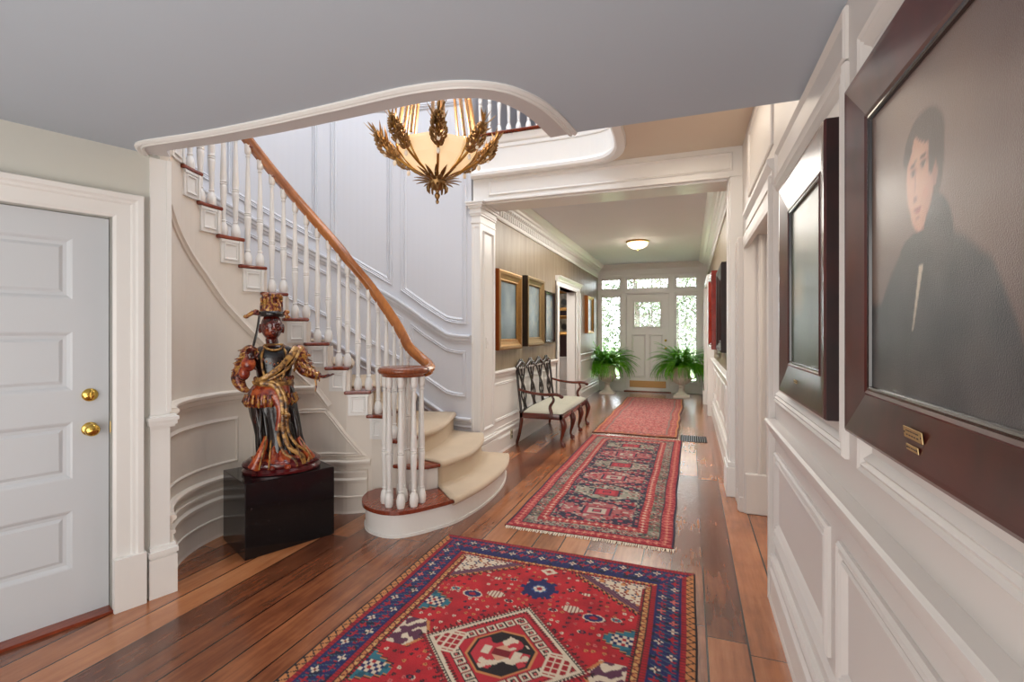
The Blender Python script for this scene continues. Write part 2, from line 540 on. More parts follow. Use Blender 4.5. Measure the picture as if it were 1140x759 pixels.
mould(t, p_right, [(y(2.95), 2.10), (y(4.27), 2.10)], [(0, 0), (0, .03), (.03, .034), (.08, .034), (.1, .03), (.1, 0)])
struct(t.build('trim_3', M['wall']))
# upper panels on the right wall over the doorway
t = MB()
rectf(t, p_right, y(3.0), y(4.1), 2.48, 2.95, PANEL_S); rectf(t, p_right, y(1.66), y(2.86), 2.24, 2.37, PANEL_S)
struct(t.build('trim_4', M['wall']))
# small room seen through the right doorway
m = MB(); m.box(1.9, 2.0, 2.4, 5.4, 0, 2.6); m.box(.75, 2.0, 5.3, 5.4, 0, 2.6); m.box(.65, 2.0, 2.3, 2.4, 0, 2.6); m.box(.65, 2.0, 2.3, 5.4, 2.6, 2.7)
struct(m.build('wall_side_room', M['curve']))

# --- left wall with the panelled door
DZ = 2.03; S0, S1 = .244, 1.13      # door edges along the wall
m = MB()
wall(m, p_left, 0, S0, 0, LOW, .16); wall(m, p_left, S1, 4.2, 0, LOW, .16); wall(m, p_left, S0, S1, DZ, LOW, .16)
struct(m.build('wall_left', M['wall_l']))
m = MB(); m.box(-6.2, 3.2, -2.3, -2.2, 0, LOW)
struct(m.build('wall_back', M['wall_l']))
# casing
t = MB()
cw = [(0, 0), (0, .016), (.014, .022), (.07, .024), (.078, .032), (.09, .034), (.10, .044), (.122, .046), (.128, .036), (.128, 0)]
mould(t, p_left, [(S0, .26), (S0, DZ), (S1, DZ), (S1, .26)], [(a, b) for a, b in cw])
wall(t, p_left, S0 - .135, S0, 0, .27, .052, .052); wall(t, p_left, S0 - .03, S0 + .001, 0, .275, .03, .04)
wall(t, p_left, S1, S1 + .135, 0, .27, .052, .052)
# jamb lining
wall(t, p_left, S0 - .012, S0, 0, DZ, .13, .004); wall(t, p_left, S1, S1 + .012, 0, DZ, .13, .004)
struct(t.build('trim_5', M['white']))
t = MB()
wall(t, p_left, -.005, .085, 0, LOW - .02, .03, .018)
for z0_, z1_, o_ in ((0, .21, .04), (.21, .225, .034), (.225, .25, .046), (.25, .27, .03), (.915, .93, .026), (.93, .955, .04), (.955, .975, .05), (.975, .985, .034)):
    wall(t, p_left, -.03 - (o_ - .03) * .5, .09 + (o_ - .03) * .5, z0_, z1_, .08, o_)
wall(t, p_left, -.01, .012, 1.0, LOW - .02, .03, .026)
# shoe
struct(t.build('trim_6', M['white']))
# wooden sill under the door
m = MB(); wall(m, p_left, S0 + .002, S1 - .002, 0, .014, .11, .03)
struct(m.build('trim_7', M['tread']))
# door leaf with four raised horizontal panels
def door_panel(mb, plan, s0, s1, z0, z1, off):
    """sunk panel: sloping edge then flat field"""
    a = .035
    q = lambda s, z, o: plan.S(s, z, off + o)
    o1, o2 = (0, -.014)
    rings = []
    for (i_, o_) in ((0, 0), (.008, -.003), (.02, -.013), (.035, -.015), (.05, -.006)):
        rings.append([q(s0 + i_, z0 + i_, o_), q(s1 - i_, z0 + i_, o_), q(s1 - i_, z1 - i_, o_), q(s0 + i_, z1 - i_, o_)])
    vs = [p for r in rings for p in r]; fs = []
    for i in range(len(rings) - 1):
        for j in range(4):
            k = (j + 1) % 4
            fs.append((i * 4 + j, i * 4 + k, i * 4 + 4 + k, i * 4 + 4 + j))
    b = 4 * (len(rings) - 1); fs.append((b, b + 1, b + 2, b + 3))
    mb.add(vs, fs)
d = MB()
OFF = -.05
Z = [(.258, .548), (.706, .99), (1.145, 1.44), (1.60, 1.905)]
PS0, PS1 = S0 + .145, S1 - .145
wall(d, p_left, S0 + .003, PS0, .012, DZ - .004, .04, OFF); wall(d, p_left, PS1, S1 - .003, .012, DZ - .004, .04, OFF)
zz = [.012] + [q for a in Z for q in a] + [DZ - .004]
for i in range(0, len(zz), 2): wall(d, p_left, PS0, PS1, zz[i], zz[i + 1], .04, OFF)
for a, b in Z: door_panel(d, p_left, PS0, PS1, a, b, OFF)
for a, b in Z: wall(d, p_left, PS0, PS1, a, b, .01, OFF - .03)
door = struct(d.build('door_1', M['whitecool']))
def knob_frame(s, z, off): 
    p, n = p_left.at(s)
    return Matrix.Translation((p.x + n.x * off, p.y + n.y * off, z)) @ Vector((n.x, n.y, 0)).to_track_quat('Z', 'Y').to_matrix().to_4x4()
def lat(mb, prof, Mx, seg=24, sx=1, sy=1):
    b = MB(); b.lathe(prof, seg, sx=sx, sy=sy)
    mb.add([tuple(Mx @ Vector(p)) for p in b.v], b.f)
k = MB(); lat(k, [(.034, 0), (.034, .004), (.030, .008), (.014, .012), (.010, .026), (.014, .036), (.026, .044), (.031, .054), (.030, .064), (.022, .072), (.0001, .075)], knob_frame(.323, .945, OFF), 28)
tag(k.build('door_knob', M['brass'], door, 50), 'round polished brass knob')
k = MB(); lat(k, [(.033, 0), (.033, .006), (.029, .012), (.012, .016), (.010, .022), (.0001, .023)], knob_frame(.323, 1.118, OFF), 28)
k.box(0, 0, 0, 0, 0, 0) if False else None
b = MB(); b.box(-.004, .004, -.018, .018, .02, .036, .002)
k.add([tuple(knob_frame(.323, 1.118, OFF) @ Vector(p)) for p in b.v], b.f)
tag(k.build('deadbolt', M['brass'], door, 50), 'oval polished brass deadbolt turn')
k = MB(); b = MB(); b.box(-.014, .004, -.03, .03, -.004, .003, .001)
k.add([tuple(knob_frame(S0 - .012, .945, -.03) @ Vector(p)) for p in b.v], b.f)
k.build('strike_plate', M['brass'], door)

# --- curved wall under the stairs.  treads: angle of each nosing on the inner circle
NOSE_IN = {5: 86, 6: 97.5, 7: 110.5, 8: 124, 9: 137, 10: 150, 11: 163.5, 12: 177.5, 13: 191.5, 14: 205.5, 15: 219.5, 16: 233, 17: 247, 18: 260}
S_IN = {k_: s_in(a_) for k_, a_ in NOSE_IN.items()}
S_IN[5] = p_in.snear(-2.40, 3.27); S_IN[4] = p_in.snear(-2.27, 3.3); S_IN[3] = p_in.snear(-2.15, 3.31); S_IN[2] = p_in.snear(-2.03, 3.31)
ks = sorted(S_IN)
m = MB()
for k_ in ks:
    s0_ = S_IN[k_]; s1_ = S_IN.get(k_ + 1, p_in.L - .01)
    wall(m, p_in, s0_, s1_, 0 if s0_ < s_in(246) else LOW + .2, min(k_ * RISE - .028, F2 - .03), .05)
struct(m.build('wall_curved', M['curve']))
def ztab(tab): return lambda s: interp(tab, s)
sa, sb = s_in(247), s_in(120.8)
t = MB()
def in_mould(pts, prof, closed=False): mould(t, p_in, pts, prof, closed, sub=.03)
in_mould([(sb, .975), (sa, .975)], RAIL)
rev = lambda P: [(a, b) for a, b in P]
in_mould([(s_in(86), 0), (sa, 0)], [(0, 0), (0, .034), (.018, .03), (.12, .028), (.125, .034), (.135, .034), (.14, .026), (.24, .024), (.245, .034), (.265, .036), (.28, .02), (.31, .018), (.315, .03), (.33, .03), (.34, 0)])
in_mould([(s_in(84), .395), (sa, .395)], RAIL_S)
in_mould([(s_in(168), .50), (s_in(168), .81), (s_in(243), .81), (s_in(243), .50)], PANEL_S, True)
in_mould([(s_in(90), .46), (s_in(114), .81), (s_in(158), .81), (s_in(158), .46)], PANEL, True)
mt = [(226.7, 2.20), (218, 2.13), (207.7, 2.03), (189.4, 1.835), (175, 1.635), (165.6, 1.52), (150, 1.325), (135, 1.15), (120.8, .985), (112, .845)]
in_mould([(s_in(a), z) for a, z in mt], [(-.03, 0), (-.03, .008), (-.012, .012), (0, .022), (.012, .012), (.026, .008), (.03, 0)])
struct(t.build('trim_8', M['curve']))

# --- outer stair wall
m = MB()
wall(m, p_out, 0, p_out.L, 0, TOPZ, .12)
struct(m.build('wall_stair', M['stairwall']))
# nosing angle on the outer wall
OUT_TAB = [(1, 78), (2, 82), (3, 88.5), (4, 99.5), (5, 110), (6, 119), (7, 128.5), (8, 138.5), (9, 149.5), (10, 160), (11, 171), (12, 182), (13, 193), (14, 204), (15, 215), (16, 226), (17, 237), (18, 248)]
def out_z(ang): # nose height at an outer angle
    return interp([(b, a * RISE) for a, b in OUT_TAB], ang)
def so(ang): return s_out(ang) if ang >= 90 else p_out.snear(CX + (YO - CY) / math.tan(R_(ang)), YO)
t = MB()
def om(pts, prof, closed=False): mould(t, p_out, [(so(a), z) for a, z in pts], prof, closed, sub=.05)
railz = [(82, 1.365), (87, 1.37), (90, 1.395), (93, 1.46), (97, 1.55), (103.4, 1.72), (115.3, 1.975), (125.2, 2.21), (138.2, 2.45), (156.5, 2.78), (178, 3.18), (200, 3.6)]
rz = lambda a: interp(railz, a)
angs = [82, 86, 88, 90, 92, 94, 97, 100, 105, 110, 116, 124, 132, 140, 148, 156, 164, 172, 180, 190, 200]
om([(a, rz(a)) for a in angs], RAIL)
om([(a, rz(a) - .86) for a in angs], RAIL_S)
om([(a, rz(a) - .93) for a in angs], PANEL_S)
def span(a0, a1): return [a0] + [a for a in angs if a0 + .5 < a < a1 - .5] + [a1]
for a0, a1 in ((84.5, 101), (104, 122), (125, 146), (149, 172)):
    A = span(a0, a1)
    om([(a, rz(a) - .60) for a in A] + [(a, rz(a) - .15) for a in reversed(A)], PANEL, True)
for a0, a1 in ((84, 103.8), (107.3, 124), (128.4, 150), (154, 178)):
    A = span(a0, a1)
    om([(a, rz(a) + .17) for a in A] + [(a1, 3.9), (a0, 3.9)], PANEL, True)
    om([(a, rz(a) + .205) for a in [a0 + .9] + A[1:-1] + [a1 - .9]] + [(a1 - .9, 3.86), (a0 + .9, 3.86)], PANEL_S, True)
struct(t.build('trim_9', M['stairwall']))

# --- opening between the stair hall and the entry hall
m = MB()
m.box(-2.16, -2.06 - .0, YO, YO + .42, 0, 2.80)     # left pillar body
m.box(-2.3, -2.15, YO + .13, YO + .42, 0, HZ)
PILL = struct(m.build('pillar_left', M['white']))
t = MB()
# pillar dressing: capital, raised edges, base
for z0_, z1_, o_ in ((2.66, 2.68, .012), (2.68, 2.70, .02), (2.70, 2.735, .012), (2.735, 2.76, .03), (2.76, 2.785, .045), (2.785, 2.80, .055)):
    t.box(-2.16 - o_, -2.06 + o_, YO - o_, YO + .42, z0_, z1_)
t.box(-2.165, -2.055, YO - .008, YO + .425, 2.58, 2.60)
for z0_, z1_, o_ in ((.0, .24, .03), (.24, .26, .022), (.26, .29, .034), (.29, .31, .02)):
    t.box(-2.16 - o_, -2.06 + o_, YO - o_, YO + .42 + o_, z0_, z1_, .004)
pj = Plan([(-2.06, YO), (-2.06, YO + .42)], -1); fixside(pj, .1, (0, 5))
rectf(t, pj, .09, .34, .40, 2.5, PANEL_S)
pf = Plan([(-2.16, YO), (-2.06, YO)], -1); fixside(pf, .05, (-2, 0))
rectf(t, pf, .02, .08, .36, 2.54, [(-.006, 0), (-.006, .006), (.004, .006), (.006, 0)])
# beam face panel mouldings
sx_ = lambda X: X + 2.5
rectf(t, p_beam, sx_(-1.95), sx_(.34), 2.86, 3.0, PANEL_S)
# right pillar
t.box(XW - .10, XW + .1, YO - .0, YO + .30, 0, 2.80, .008)
for z0_, z1_, o_ in ((0, .26, .03), (.26, .30, .02)):
    t.box(XW - .10 - o_, XW + .1, YO - o_, YO + .30 + o_, z0_, z1_, .006)
for y_ in (.05, .13, .21): t.box(XW - .112, XW - .09, YO + y_, YO + y_ + .03, .3, 2.8, .006)
struct(t.build('trim_10', M['white']))
m = MB()
m.box(-2.14, XW + .2, YO, YO + .42, 2.80, HZ + .05)
struct(m.build('beam', M['white']))
t = MB()
t.box(-2.06, XW - .1, YO - .012, YO + .43, 2.79, 2.815, .004); t.box(-2.04, XW - .12, YO + .04, YO + .06, 2.775, 2.79)
struct(t.build('trim_11', M['white']))

# --- ceilings and second floor slab
EDGE = [(XW + .05, 2.30), (-.52, 2.30)] + [tuple(p) for p in [q.to_2d() for q in smooth_pts([(-.52, 2.30, 0), (-.545, 2.08, 0), (-.59, 1.91, 0), (-.68, 1.765, 0), (-.83, 1.68, 0), (-1.05, 1.65, 0), (-1.4, 1.665, 0), (-1.8, 1.68, 0), (-2.2, 1.68, 0), (-2.45, 1.665, 0), (-2.64, 1.665, 0), (-2.76, 1.76, 0)], 5)][1:]]
m = MB()
poly = [(XW + .05, -2.25)] + EDGE + [(-2.9, 1.4), (-4.3, -2.25)]
m.prism(poly, LOW, LOW + .22)
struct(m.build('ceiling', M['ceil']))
# white moulded edge trim following the curve
ce = [Vector(p) for p in EDGE[1:]]
def off_pts(P, d):
    out = []
    for i, p in enumerate(P):
        a = P[max(i - 1, 0)]; b = P[min(i + 1, len(P) - 1)]
        t_ = (b - a).normalized(); n_ = Vector((t_.y, -t_.x))
        out.append(p + n_ * d)
    return out
def edge_strip(profile):
    """profile [(out, z)]"""
    rings = []
    for o_, z_ in profile: rings.append([(p.x, p.y, z_) for p in off_pts(ce, o_)])
    mb = MB(); mb.grid(rings); mb.grid([rings[-1], rings[0]]); return mb
tst = off_pts(ce, .1)
sgn = 1 if tst[12].y > ce[12].y else -1
t = edge_strip([(-sgn * .012, LOW), (-sgn * .012, LOW - .008), (0, LOW - .016), (sgn * .012, LOW - .010), (sgn * .018, LOW - .018), (sgn * .03, LOW - .014), (sgn * .03, LOW + .2)])
struct(t.build('trim_12', M['white'], smooth=50))
t = edge_strip([(sgn * .03, LOW - .004), (sgn * .125, LOW - .004), (sgn * .125, LOW + .25), (sgn * .03, LOW + .25)])
M['soffit'] = paint('soft grey white soffit paint', (206, 202, 200), .5, .01)
struct(t.build('trim_13', M['soffit'], smooth=50))
# second floor: slab over the bay with a rounded corner
CORN = [(-2.30, YO + .0), (-2.05, YO + .0)]
cr = [(-1.0, YO - .03), (-.80, YO - .06), (-.66, YO - .16), (-.575, YO - .34), (-.545, YO - .6)]
FAS = [(-2.14, YO - .02), (-1.3, YO - .02)] + [tuple(q.to_2d()) for q in smooth_pts([(a, b, 0) for a, b in cr], 5)] + [(-.54, 2.45)]
m = MB()
m.prism(FAS + [(XW + .2, 2.45), (XW + .2, YO + .4), (-2.14, YO + .4)], HZ, F2 - .03)
struct(m.build('ceiling_upper', M['beige']))
m = MB(); m.prism(FAS[:1] + [(-2.14, YO + .3), (XW + .2, YO + .3), (XW + .2, 2.45), FAS[-1]] + FAS[1:-1][::-1], F2 - .03, F2) if False else m.box(-4.9, XW + 1.2, YO + .02, 7.4, F2 - .03, F2)
struct(m.build('floor_upper', M['floor']))
p_fas = Plan(FAS, -1); fixside(p_fas, .5, (-1.5, 0))
m = MB(); wall(m, p_fas, 0, p_fas.L, HZ - .0, F2 - .03, .04, .004); struct(m.build('wall_fascia', M['white']))
t = MB()
L_ = p_fas.L
mould(t, p_fas, [(0, HZ), (L_, HZ)], [(-.002, -.05), (-.03, -.04), (-.03, .03), (-.01, .05), (.02, .052), (.03, .035), (.05, .03), (.055, .015), (.06, 0)], sub=.04)
mould(t, p_fas, [(0, HZ + .27), (L_, HZ + .27)], [(-.012, 0), (-.006, .012), (.006, .014), (.012, 0)], sub=.04)
mould(t, p_fas, [(0, F2 - .09), (L_, F2 - .09)], [(-.03, 0), (-.02, .012), (0, .02), (.02, .02), (.04, .03), (.055, .03), (.06, 0)], sub=.04)
struct(t.build('trim_14', M['white'], smooth=40))
t = MB(); mould(t, p_fas, [(0, F2 - .028), (L_, F2 - .028)], [(0, -.06), (0, .045), (.012, .055), (.024, .045), (.028, -.06)], sub=.04)
struct(t.build('trim_15', M['tread'], smooth=40))
# upper walls of the stairwell and its ceiling
m = MB(); m.box(-5, XW + .1, 7.3, 7.4, F2, TOPZ); struct(m.build('wall_upper_hall', M['stairwall']))
m = MB(); m.box(-2.6, -2.3 + .0, YO + .13, 7.4, F2, TOPZ); struct(m.build('wall_upper_return', M['stairwall']))
m = MB(); m.box(XW + .02, XW + .2, 0, 7.4, HZ + .01, TOPZ); struct(m.build('wall_upper_right', M['stairwall']))
m = MB(); m.box(-4.8, XW + .2, .0, .1, LOW + .25, TOPZ); struct(m.build('wall_upper_back', M['stairwall']))
m = MB(); m.box(-5.2, XW + .4, -.1, 7.5, TOPZ, TOPZ + .1); struct(m.build('ceiling_stairwell', M['ceil']))
# hall ceiling
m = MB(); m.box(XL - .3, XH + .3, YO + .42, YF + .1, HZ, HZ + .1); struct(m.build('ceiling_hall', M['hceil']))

# --- entry hall left wall (doorway 8.1 .. 9.5)
yl = lambda Y: Y - YO
DY0, DY1, DH = 8.10, 9.45, 2.22
m = MB()
wall(m, p_hl, yl(YO + .4), yl(DY0), 0, HZ, .16); wall(m, p_hl, yl(DY1), yl(YF), 0, HZ, .16); wall(m, p_hl, yl(DY0), yl(DY1), DH, HZ, .16)
struct(m.build('wall_hall_left', M['paper']))
DADO = .98
m = MB()
for a, b in ((YO + .4, DY0 - .16), (DY1 + .3, YF)): wall(m, p_hl, yl(a), yl(b), 0, DADO - .05, .02, .006)
t = m
for a, b in ((YO + .42, DY0 - .16), (DY1 + .3, YF)):
    mould(t, p_hl, [(yl(a), DADO - .04), (yl(b), DADO - .04)], RAIL)
    mould(t, p_hl, [(yl(a), 0), (yl(b), 0)], base_prof(.26, .03))
    mould(t, p_hl, [(yl(a), .30), (yl(b), .30)], PANEL_S)
for a, b in ((5.12, 6.02), (6.16, 7.0), (7.14, 7.84), (9.85, 11.7)):
    rectf(t, p_hl, yl(a), yl(b), .40, .82)
struct(m.build('trim_16', M['white']))
t = MB()
# doorway casing and jambs
for a, b in ((DY0 - .16, DY0), (DY1, DY1 + .3)):
    wall(t, p_hl, yl(a), yl(b), 0, DH, .02, .03)
    e = a if a < DY0 - .1 else b - .03
    wall(t, p_hl, yl(e), yl(e + .03), 0, DH, .03, .045)
wall(t, p_hl, yl(DY0 - .16), yl(DY1 + .3), DH, DH + .10, .02, .03)
mould(t, p_hl, [(yl(DY0 - .18), DH + .08), (yl(DY1 + .32), DH + .08)], [(0, 0), (0, .04), (.02, .05), (.03, .045), (.05, .07), (.07, .09), (.085, .095), (.09, 0)])
t.box(XL - .17, XL - .0, DY1 - .015, DY1 + .01, 0, DH); t.box(XL - .18, XL, DY0 - .02, DY0, 0, DH); t.box(XL - .18, XL, DY0, DY1, DH, DH + .02)
struct(t.build('trim_17', M['white']))
# side room beyond: maroon wall over a white dado
m = MB(); m.box(-5, XL - .16, 10.55, 10.65, .87, 2.8); m.box(-5.1, -5, 6.6, 10.65, .87, 2.8); m.box(-5, XL - .16, 6.6, 6.7, .87, 2.8); struct(m.build('wall_dining', M['maroon']))
m = MB(); m.box(-5, XL - .16, 10.53, 10.66, 0, .84); m.box(-5.12, -4.98, 6.6, 10.65, 0, .84); m.box(-5, XL - .16, 6.58, 6.72, 0, .84); m.box(-5, XL - .16, 10.50, 10.66, .84, .88, .006); m.box(-5, XL - .16, 10.51, 10.54, 0, .16, .005)
m.box(-5.2, XL - .1, 6.5, 10.7, 2.8, 2.9)
struct(m.build('trim_18', M['white']))

# --- entry hall right wall
m = MB(); wall(m, p_hr, yl(YO + .25), yl(YF), 0, HZ, .16); struct(m.build('wall_hall_right', M['paper']))
m = MB()
for a, b in ((YO + .3, 8.9),): wall(m, p_hr, yl(a), yl(b), 0, DADO - .05, .02, .006)
for a, b in ((YO + .3, 8.9), (10.7, YF)):
    mould(m, p_hr, [(yl(a), DADO - .02), (yl(b), DADO - .02)], [(q, o * 1.3) for q, o in RAIL])
    mould(m, p_hr, [(yl(a), 0), (yl(b), 0)], base_prof(.26, .03)); mould(m, p_hr, [(yl(a), .31), (yl(b), .31)], PANEL_S)
for a, b in ((5.05, 5.9), (6.05, 6.9), (7.05, 7.9), (8.05, 8.8)): rectf(m, p_hr, yl(a), yl(b), .40, .82)
# door casing farther along
m.box(XH - .10, XH + .02, 8.92, 9.10, 0, 2.3, .006); m.box(XH - .12, XH + .02, 10.30, 10.55, 0, 2.3, .006); m.box(XH - .11, XH + .02, 8.92, 10.55, 2.3, 2.42, .006)
m.box(XH - .14, XH + .02, 10.28, 10.57, 0, .28, .006); m.box(XH - .03, XH + .01, 9.1, 10.3, 0, 2.3)
struct(m.build('trim_19', M['white']))

# crown moulding with dentil band, both sides and the front
CR = [(-.30, 0), (-.30, .014), (-.285, .022), (-.27, .016), (-.165, .018), (-.16, .03), (-.145, .034), (-.135, .05), (-.11, .055), (-.10, .075), (-.075, .085), (-.06, .12), (-.03, .15), (-.012, .165), (0, .168), (0, 0)]
t = MB()
mould(t, p_hl, [(yl(YO + .3), HZ), (yl(YF), HZ)], CR)
for i in range(96):
    a = YO + .45 + i * .077
    t.box(XL, XL + .034, a, a + .038, HZ - .25, HZ - .185); 
    t.box(XL, XL + .055, a + .01, a + .05, HZ - .158, HZ - .138)
struct(t.build('trim_20', M['white']))
t = MB()
mould(t, p_hr, [(yl(YO + .3), HZ), (yl(YF), HZ)], [(a, b * 1.15) for a, b in CR])
for i in range(96):
    a = YO + .45 + i * .077
    t.box(XH - .038, XH, a, a + .038, HZ - .25, HZ - .185)
struct(t.build('trim_21', M['white']))

# --- front wall with door, sidelights and transoms
fx = lambda X: X - (XL - .02)
holes_x = [(-2.06, -1.58), (-1.45, -.46), (-.32, .16)]
m = MB()
TZ0, TZ1 = 2.46, 2.72; SZ0, SZ1 = .27, 2.30
def fw(x0, x1, z0, z1): wall(m, p_front, fx(x0), fx(x1), z0, z1, .14)
fw(XL - .02, -2.06, 0, HZ); fw(-1.58, -1.45, 0, HZ); fw(-.46, -.32, 0, HZ); fw(.16, XH + .02, 0, HZ)
for a, b in ((-2.06, -1.58), (-.32, .16)): fw(a, b, 0, SZ0); fw(a, b, SZ1, TZ0)
fw(-1.45, -.46, 2.34, TZ0)
for a, b in holes_x: fw(a, b, TZ1, HZ)
struct(m.build('wall_front', M['white']))
t = MB()
mould(t, p_front, [(0, HZ), (p_front.L, HZ)], [(-.17, 0), (-.17, .02), (-.12, .02), (-.11, .04), (-.06, .07), (-.02, .12), (0, .13), (0, 0)])
mould(t, p_front, [(0, 2.80), (p_front.L, 2.80)], PANEL_S)
for x_ in (-2.10, -1.515, -.39, .20): t.box(x_ - .05, x_ + .05, YF - .03, YF, 0, 2.76, .006)
t.box(-2.12, .36, YF - .035, YF, 2.36, 2.44, .006); t.box(-2.12, .36, YF - .03, YF, 2.74, 2.80, .006)
for a, b in ((-2.06, -1.58), (-.32, .16)):
    t.box(a - .01, b + .01, YF - .04, YF, .21, .265, .006)
t.box(-2.14, -1.46, YF - .044, YF, 0, .20, .006); t.box(-.45, .37, YF - .044, YF, 0, .20, .006)
for a, b in ((-1.47, -1.43), (-.48, -.44)): t.box(a, b, YF + .057, YF + .12, 0, 2.35)
t.box(-1.47, -.44, YF + .057, YF + .12, 2.30, 2.35)
struct(t.build('trim_22', M['white']))
def window(n, x0, x1, z0, z1, cols, rows):
    f = MB(); w_ = .028
    f.box(x0, x1, YF + .02, YF + .06, z0, z0 + w_); f.box(x0, x1, YF + .02, YF + .06, z1 - w_, z1)
    f.box(x0, x0 + w_, YF + .02, YF + .06, z0, z1); f.box(x1 - w_, x1, YF + .02, YF + .06, z0, z1)
    for i in range(1, cols): xx = lerp(x0, x1, i / cols); f.box(xx - .008, xx + .008, YF + .025, YF + .055, z0, z1)
    for i in range(1, rows): z_ = lerp(z0, z1, i / rows); f.box(x0, x1, YF + .025, YF + .055, z_ - .008, z_ + .008)
    fo = struct(f.build('window_%d' % n, M['white']))
    g = MB(); g.box(x0 + .01, x1 - .01, YF + .038, YF + .042, z0 + .01, z1 - .01); g.build('pane', M['glass'], fo)
window(1, -2.06, -1.58, SZ0, SZ1, 2, 6); window(2, -.32, .16, SZ0, SZ1, 2, 6)
window(3, -2.06, -1.58, TZ0, TZ1, 2, 1); window(4, -1.45, -.46, TZ0, TZ1, 5, 1); window(5, -.32, .16, TZ0, TZ1, 2, 1)
# front door
d = MB(); gx0, gx1, gz0, gz1 = -1.25, -.66, 1.56, 2.14
yd0, yd1 = YF + .01, YF + .055
d.box(-1.44, gx0, yd0, yd1, .02, 2.33); d.box(gx1, -.47, yd0, yd1, .02, 2.33); d.box(gx0, gx1, yd0, yd1, .02, gz0); d.box(gx0, gx1, yd0, yd1, gz1, 2.33)
for a, b in ((-1.30, -1.01), (-.90, -.61)):
    pd = Plan([(a, yd0), (b, yd0)], -1); fixside(pd, .1, (-1, 5)); rectf(d, pd, 0, b - a, .36, 1.36, PANEL)
pd = Plan([(gx0, yd0), (gx1, yd0)], -1); fixside(pd, .1, (-1, 5)); rectf(d, pd, -.02, gx1 - gx0 + .02, gz0 - .02, gz1 + .02, PANEL)
for i in (1, 2): xx = lerp(gx0, gx1, i / 3); d.box(xx - .01, xx + .01, yd0 + .01, yd1 - .01, gz0, gz1)
d.box(gx0, gx1, yd0 + .01, yd1 - .01, (gz0 + gz1) / 2 - .01, (gz0 + gz1) / 2 + .01)
fd = struct(d.build('door_2', M['white']))
g = MB(); g.box(gx0, gx1, YF + .03, YF + .034, gz0, gz1); g.build('pane', M['glass'], fd)
g = MB(); g.box(-1.37, -.53, yd0 - .006, yd0 + .001, .10, .26, .002); g.build('kick_plate', metal('brushed brass kick plate', (190, 150, 100), .45, .3), fd)
for z_ in (1.04, 1.23):
    g = MB(); Mx = Matrix.Translation((-.535, yd0, z_)) @ Matrix.Rotation(PI / 2, 4, 'X'); lat(g, [(.026, 0), (.026, .006), (.010, .012), (.010, .03), (.026, .042), (.028, .052), (.018, .064), (.0001, .066)], Mx, 20)
    g.build('door_knob', M['brass'], fd, 50)
m = MB(); m.box(-1.5, -.41, YF - .05, YF + .12, 0, .022, .006); struct(m.build('trim_23', M['tread']))
# light switch and outlet
sw = MB(); sw.box(-2.062, -2.053, YO + .15, YO + .225, 1.26, 1.375, .004)
o = sw.build('light_switch', M['white']); tag(o, 'white light switch plate on the side of the opening pillar', 'switch'); 
b_ = MB(); b_.box(-2.055, -2.047, YO + .178, YO + .197, 1.295, 1.34, .003); b_.build('rocker', M['white'], o)
sw = MB(); sw.box(XL + .034, XL + .042, 5.66, 5.73, .10, .215, .003)
o = sw.build('wall_outlet', paint('cream outlet plate', (196, 190, 160), .4)); tag(o, 'cream power outlet in the baseboard behind the settee leg', 'outlet')
b_ = MB(); b_.box(XL + .04, XL + .046, 5.68, 5.71, .115, .148, .002); b_.box(XL + .04, XL + .046, 5.68, 5.71, .165, .198, .002); b_.build('socket', M['iron'], o)
# ================================================================ staircase
def inner_pt(k, off=.02):
    return p_in.S(S_IN[k], 0, off)[:2]
NC = {}
NC[1] = smooth_pts([(-2.36, 3.16, 0), (-2.31, 3.03, 0), (-2.20, 2.91, 0), (-2.05, 2.855, 0), (-1.92, 2.87, 0), (-1.82, 2.95, 0), (-1.72, 3.10, 0), (-1.63, 3.28, 0), (-1.58, 3.6, 0), (-1.58, 3.95, 0), (-1.63, 4.3, 0), (-1.74, 4.64, 0)], 4)
NC[2] = smooth_pts([(-2.10, 3.27, 0), (-1.99, 3.30, 0), (-1.87, 3.41, 0), (-1.80, 3.75, 0), (-1.83, 4.1, 0), (-1.92, 4.4, 0), (-2.03, 4.64, 0)], 4)
NC[3] = smooth_pts([(-2.18, 3.27, 0), (-2.11, 3.45, 0), (-2.10, 3.75, 0), (-2.15, 4.05, 0), (-2.25, 4.38, 0), (-2.34, 4.64, 0)], 4)
def resample(P, n):
    P = [Vector((p[0], p[1])) for p in P]; L = [0]
    for a, b in zip(P, P[1:]): L.append(L[-1] + (b - a).length)
    out = []
    for i in range(n):
        t = L[-1] * i / (n - 1); j = 0
        while j < len(P) - 2 and L[j + 1] < t: j += 1
        out.append(P[j].lerp(P[j + 1], (t - L[j]) / max(1e-9, L[j + 1] - L[j])))
    return out
for k_ in range(4, 19):
    a = Vector(p_in.S(S_IN[k_], 0, .025)[:2]); ang = dict(OUT_TAB)[k_]
    b = Vector(p_out.S(so(ang), 0, .002)[:2])
    if k_ <= 7:
        w_ = (7 - k_ + 1) * .025; mid = (a + b) / 2 + Vector((1, -.2)).normalized() * w_
        NC[k_] = [Vector(q[:2]) for q in smooth_pts([(a.x, a.y, 0), (mid.x, mid.y, 0), (b.x, b.y, 0)], 6)]
    else: NC[k_] = [a, b]
N = 17
NR = {k_: resample(P, N) for k_, P in NC.items()}
def nose(k, t, back=0.0):
    """point of the nosing line k at fraction t, moved back toward the next one"""
    x = t * (N - 1); i = min(int(x), N - 2); p = NR[k][i].lerp(NR[k][i + 1], x - i)
    if back and k < 18:
        q = NR[k + 1][i].lerp(NR[k + 1][i + 1], x - i)
        d = NR[k][min(i + 1, N - 1)] - NR[k][i]; n_ = Vector((-d.y, d.x)).normalized()
        if n_.dot(q - p) < 0: n_ = -n_
        p = p + n_ * back
    return p
